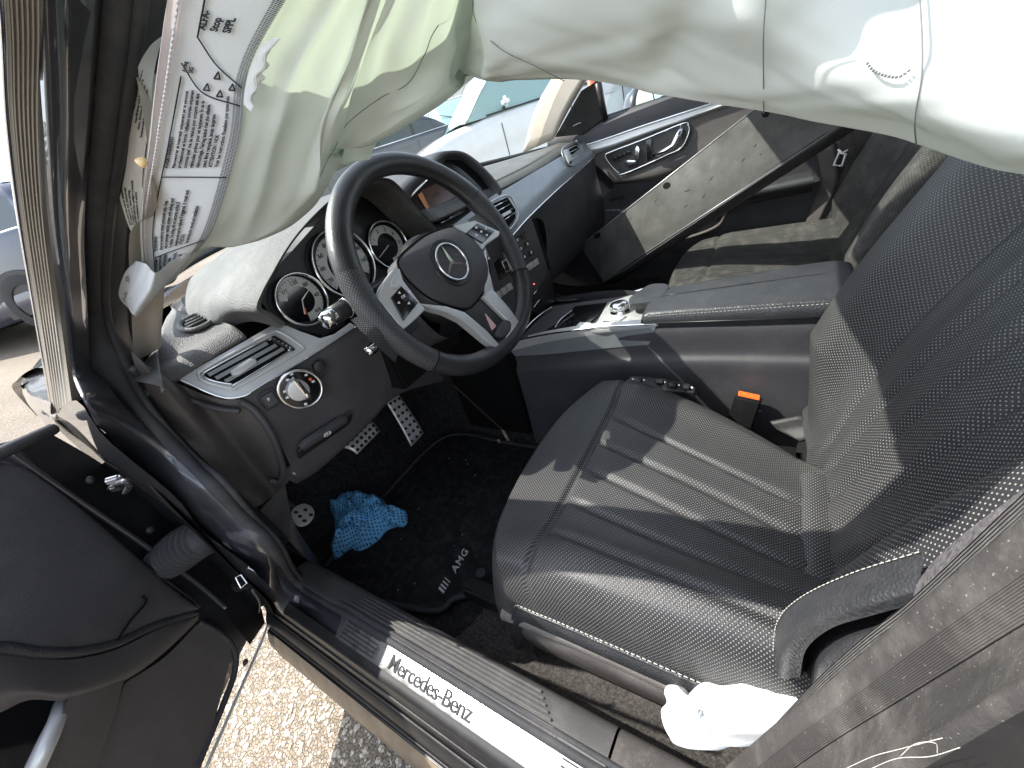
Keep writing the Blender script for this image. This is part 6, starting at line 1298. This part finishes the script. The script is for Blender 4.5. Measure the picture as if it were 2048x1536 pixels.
p = (6.14, 7.06, gz(6.14, 7.06) - .06); parked_car('dark blue saloon parked ahead, left of the white van', p, .785, (.012, .016, .035), 4.7, 1.82, 1.45, .95, 'saloon')
p = at(905, 180, 12.5); parked_car('silver hatchback showing its windscreen behind the white van', p, math.atan2(.6, -.8), (.45, .47, .48), 4.2, 1.78, 1.55, .98, 'hatch', glass=m_cglassl)
p = at(10, 600, 8.4); parked_car('dark blue hatchback beyond the door pillar at the left edge', p, math.atan2(.55, .83), (.012, .02, .05), 4.3, 1.8, 1.5, .95, 'hatch')
p = at(1204, 205, 17); parked_car('white pickup with a damaged front seen through the passenger window', p, math.atan2(.95, .4), (.78, .78, .78), 4.9, 1.9, 1.8, 1.1, 'van')
p = at(1352, 178, 9.0); parked_car('pale blue estate car behind the passenger wing mirror', p, math.atan2(-.80, .60), (.36, .46, .52), 4.5, 1.8, 1.48, .95, 'hatch')
p = at(690, 180, 16); parked_car('grey hatchback in the far row behind the airbag', p, 1.2, (.2, .21, .22), 4.2, 1.8, 1.5, .95, 'hatch')
p = at(560, 330, 14); parked_car('black saloon in the far row behind the airbag', p, 1.5, (.02, .02, .02), 4.6, 1.8, 1.45, .95, 'saloon')
# red and white building, brick pile, orange post
bx, by, bz = at(1230, 178, 34); hb = math.atan2(-.80, .59)
bd = tag(empty('warehouse', (bx, by, bz), math.atan2(.30, .95) * -1.0 + 0.0), 'low white warehouse with a red doorway beyond the yard', 'building')
bd.rotation_euler.z = -math.atan2(bx - CAM[0], by - CAM[1])
m_wall = mat('white cladding', (.6, .6, .58), .7); m_redp = mat('red paint', (.42, .06, .05), .5); m_roofm = mat('grey roof', (.2, .2, .2), .6)
box('wall', (0, 4, 2.2), (30, 6, 4.4), m_wall, bd, .02); box('roof', (0, 4, 4.6), (31, 7, .4), m_roofm, bd, .05)
for k in range(24): box('cladding_rib', (-11.5 + k * 1.0, .97, 2.2), (.12, .06, 4.3), m_wall, bd, .01)
for x in (1.2, -6): 
    dr = box('door', (x, .95, 1.7), (2.2, .12, 3.4), m_redp, bd, .02); box('window', (x, .87, 2.4), (1.2, .06, .8), m_cglass, dr, .01)
tag(bd['_'] if '_' in bd else bd, None)
m_brick = mat('old brick', (.38, .17, .11), .85, var=.4, vscale=3); V, Fc = [], []
px_, py_, pz_ = at(1228, 196, 22); rs = random.Random(3)
for k in range(420):
    u, v = rs.gauss(0, 1.1), rs.gauss(0, .6); h = max(0, .7 - .35 * abs(u) - .3 * abs(v)) * rs.random(); o = len(V)
    R_ = Matrix.Rotation(rs.uniform(0, 3), 3, 'Z') @ Matrix.Rotation(rs.uniform(0, .8), 3, 'X')
    for q in ((-1, -1, -1), (1, -1, -1), (1, 1, -1), (-1, 1, -1), (-1, -1, 1), (1, -1, 1), (1, 1, 1), (-1, 1, 1)): w_ = R_ @ Vector((q[0] * .11, q[1] * .055, q[2] * .04)); V.append((px_ + u + w_.x, py_ + v + w_.y, pz_ + .05 + h + w_.z))
    Fc += [tuple(o + i for i in f) for f in ((0, 3, 2, 1), (4, 5, 6, 7), (0, 1, 5, 4), (1, 2, 6, 5), (2, 3, 7, 6), (3, 0, 4, 7))]
tag(obj('brick_rubble', V, Fc, m_brick, smooth=False), 'heap of old red bricks in front of the warehouse', kind='stuff')
q = at(1187, 200, 5.0); pl_ = tag(tube('marker_post', [(q[0], q[1], q[2]), (q[0], q[1], q[2] + 1.15)], .035, mat('orange red plastic', (.75, .10, .05), .5), None, 12, base=True), 'slim orange red post standing beside the black door sail', 'post')
# far hedge line and a light wall closing the yard
rs = random.Random(8); V, Fc = [], []
for k in range(5200):
    a = rs.uniform(-.9, 1.9); d = 46 + rs.uniform(-2, 2); x, y = CAM[0] + d * math.sin(a), CAM[1] + d * math.cos(a); z = gz(x, y) + rs.random() ** .7 * (2.6 + 1.2 * math.sin(a * 9) + .8 * math.sin(a * 23)); s = rs.uniform(.15, .45); o = len(V)
    n_ = nrm([rs.gauss(0, 1), rs.gauss(0, 1), rs.gauss(0, 1)]); u_ = nrm(np.cross(n_, [.3, .2, 1])); w_ = np.cross(n_, u_); c_ = A3(x, y, z)
    V += [tuple(c_ + u_ * s), tuple(c_ + w_ * s * .6), tuple(c_ - u_ * s), tuple(c_ - w_ * s * .6)]; Fc.append((o, o + 1, o + 2, o + 3))
tag(obj('hedge', V, Fc, mat('hedge leaves', (.06, .10, .03), .7, var=.5, vscale=1.5), smooth=False), 'distant green hedge along the far side of the yard', kind='stuff')
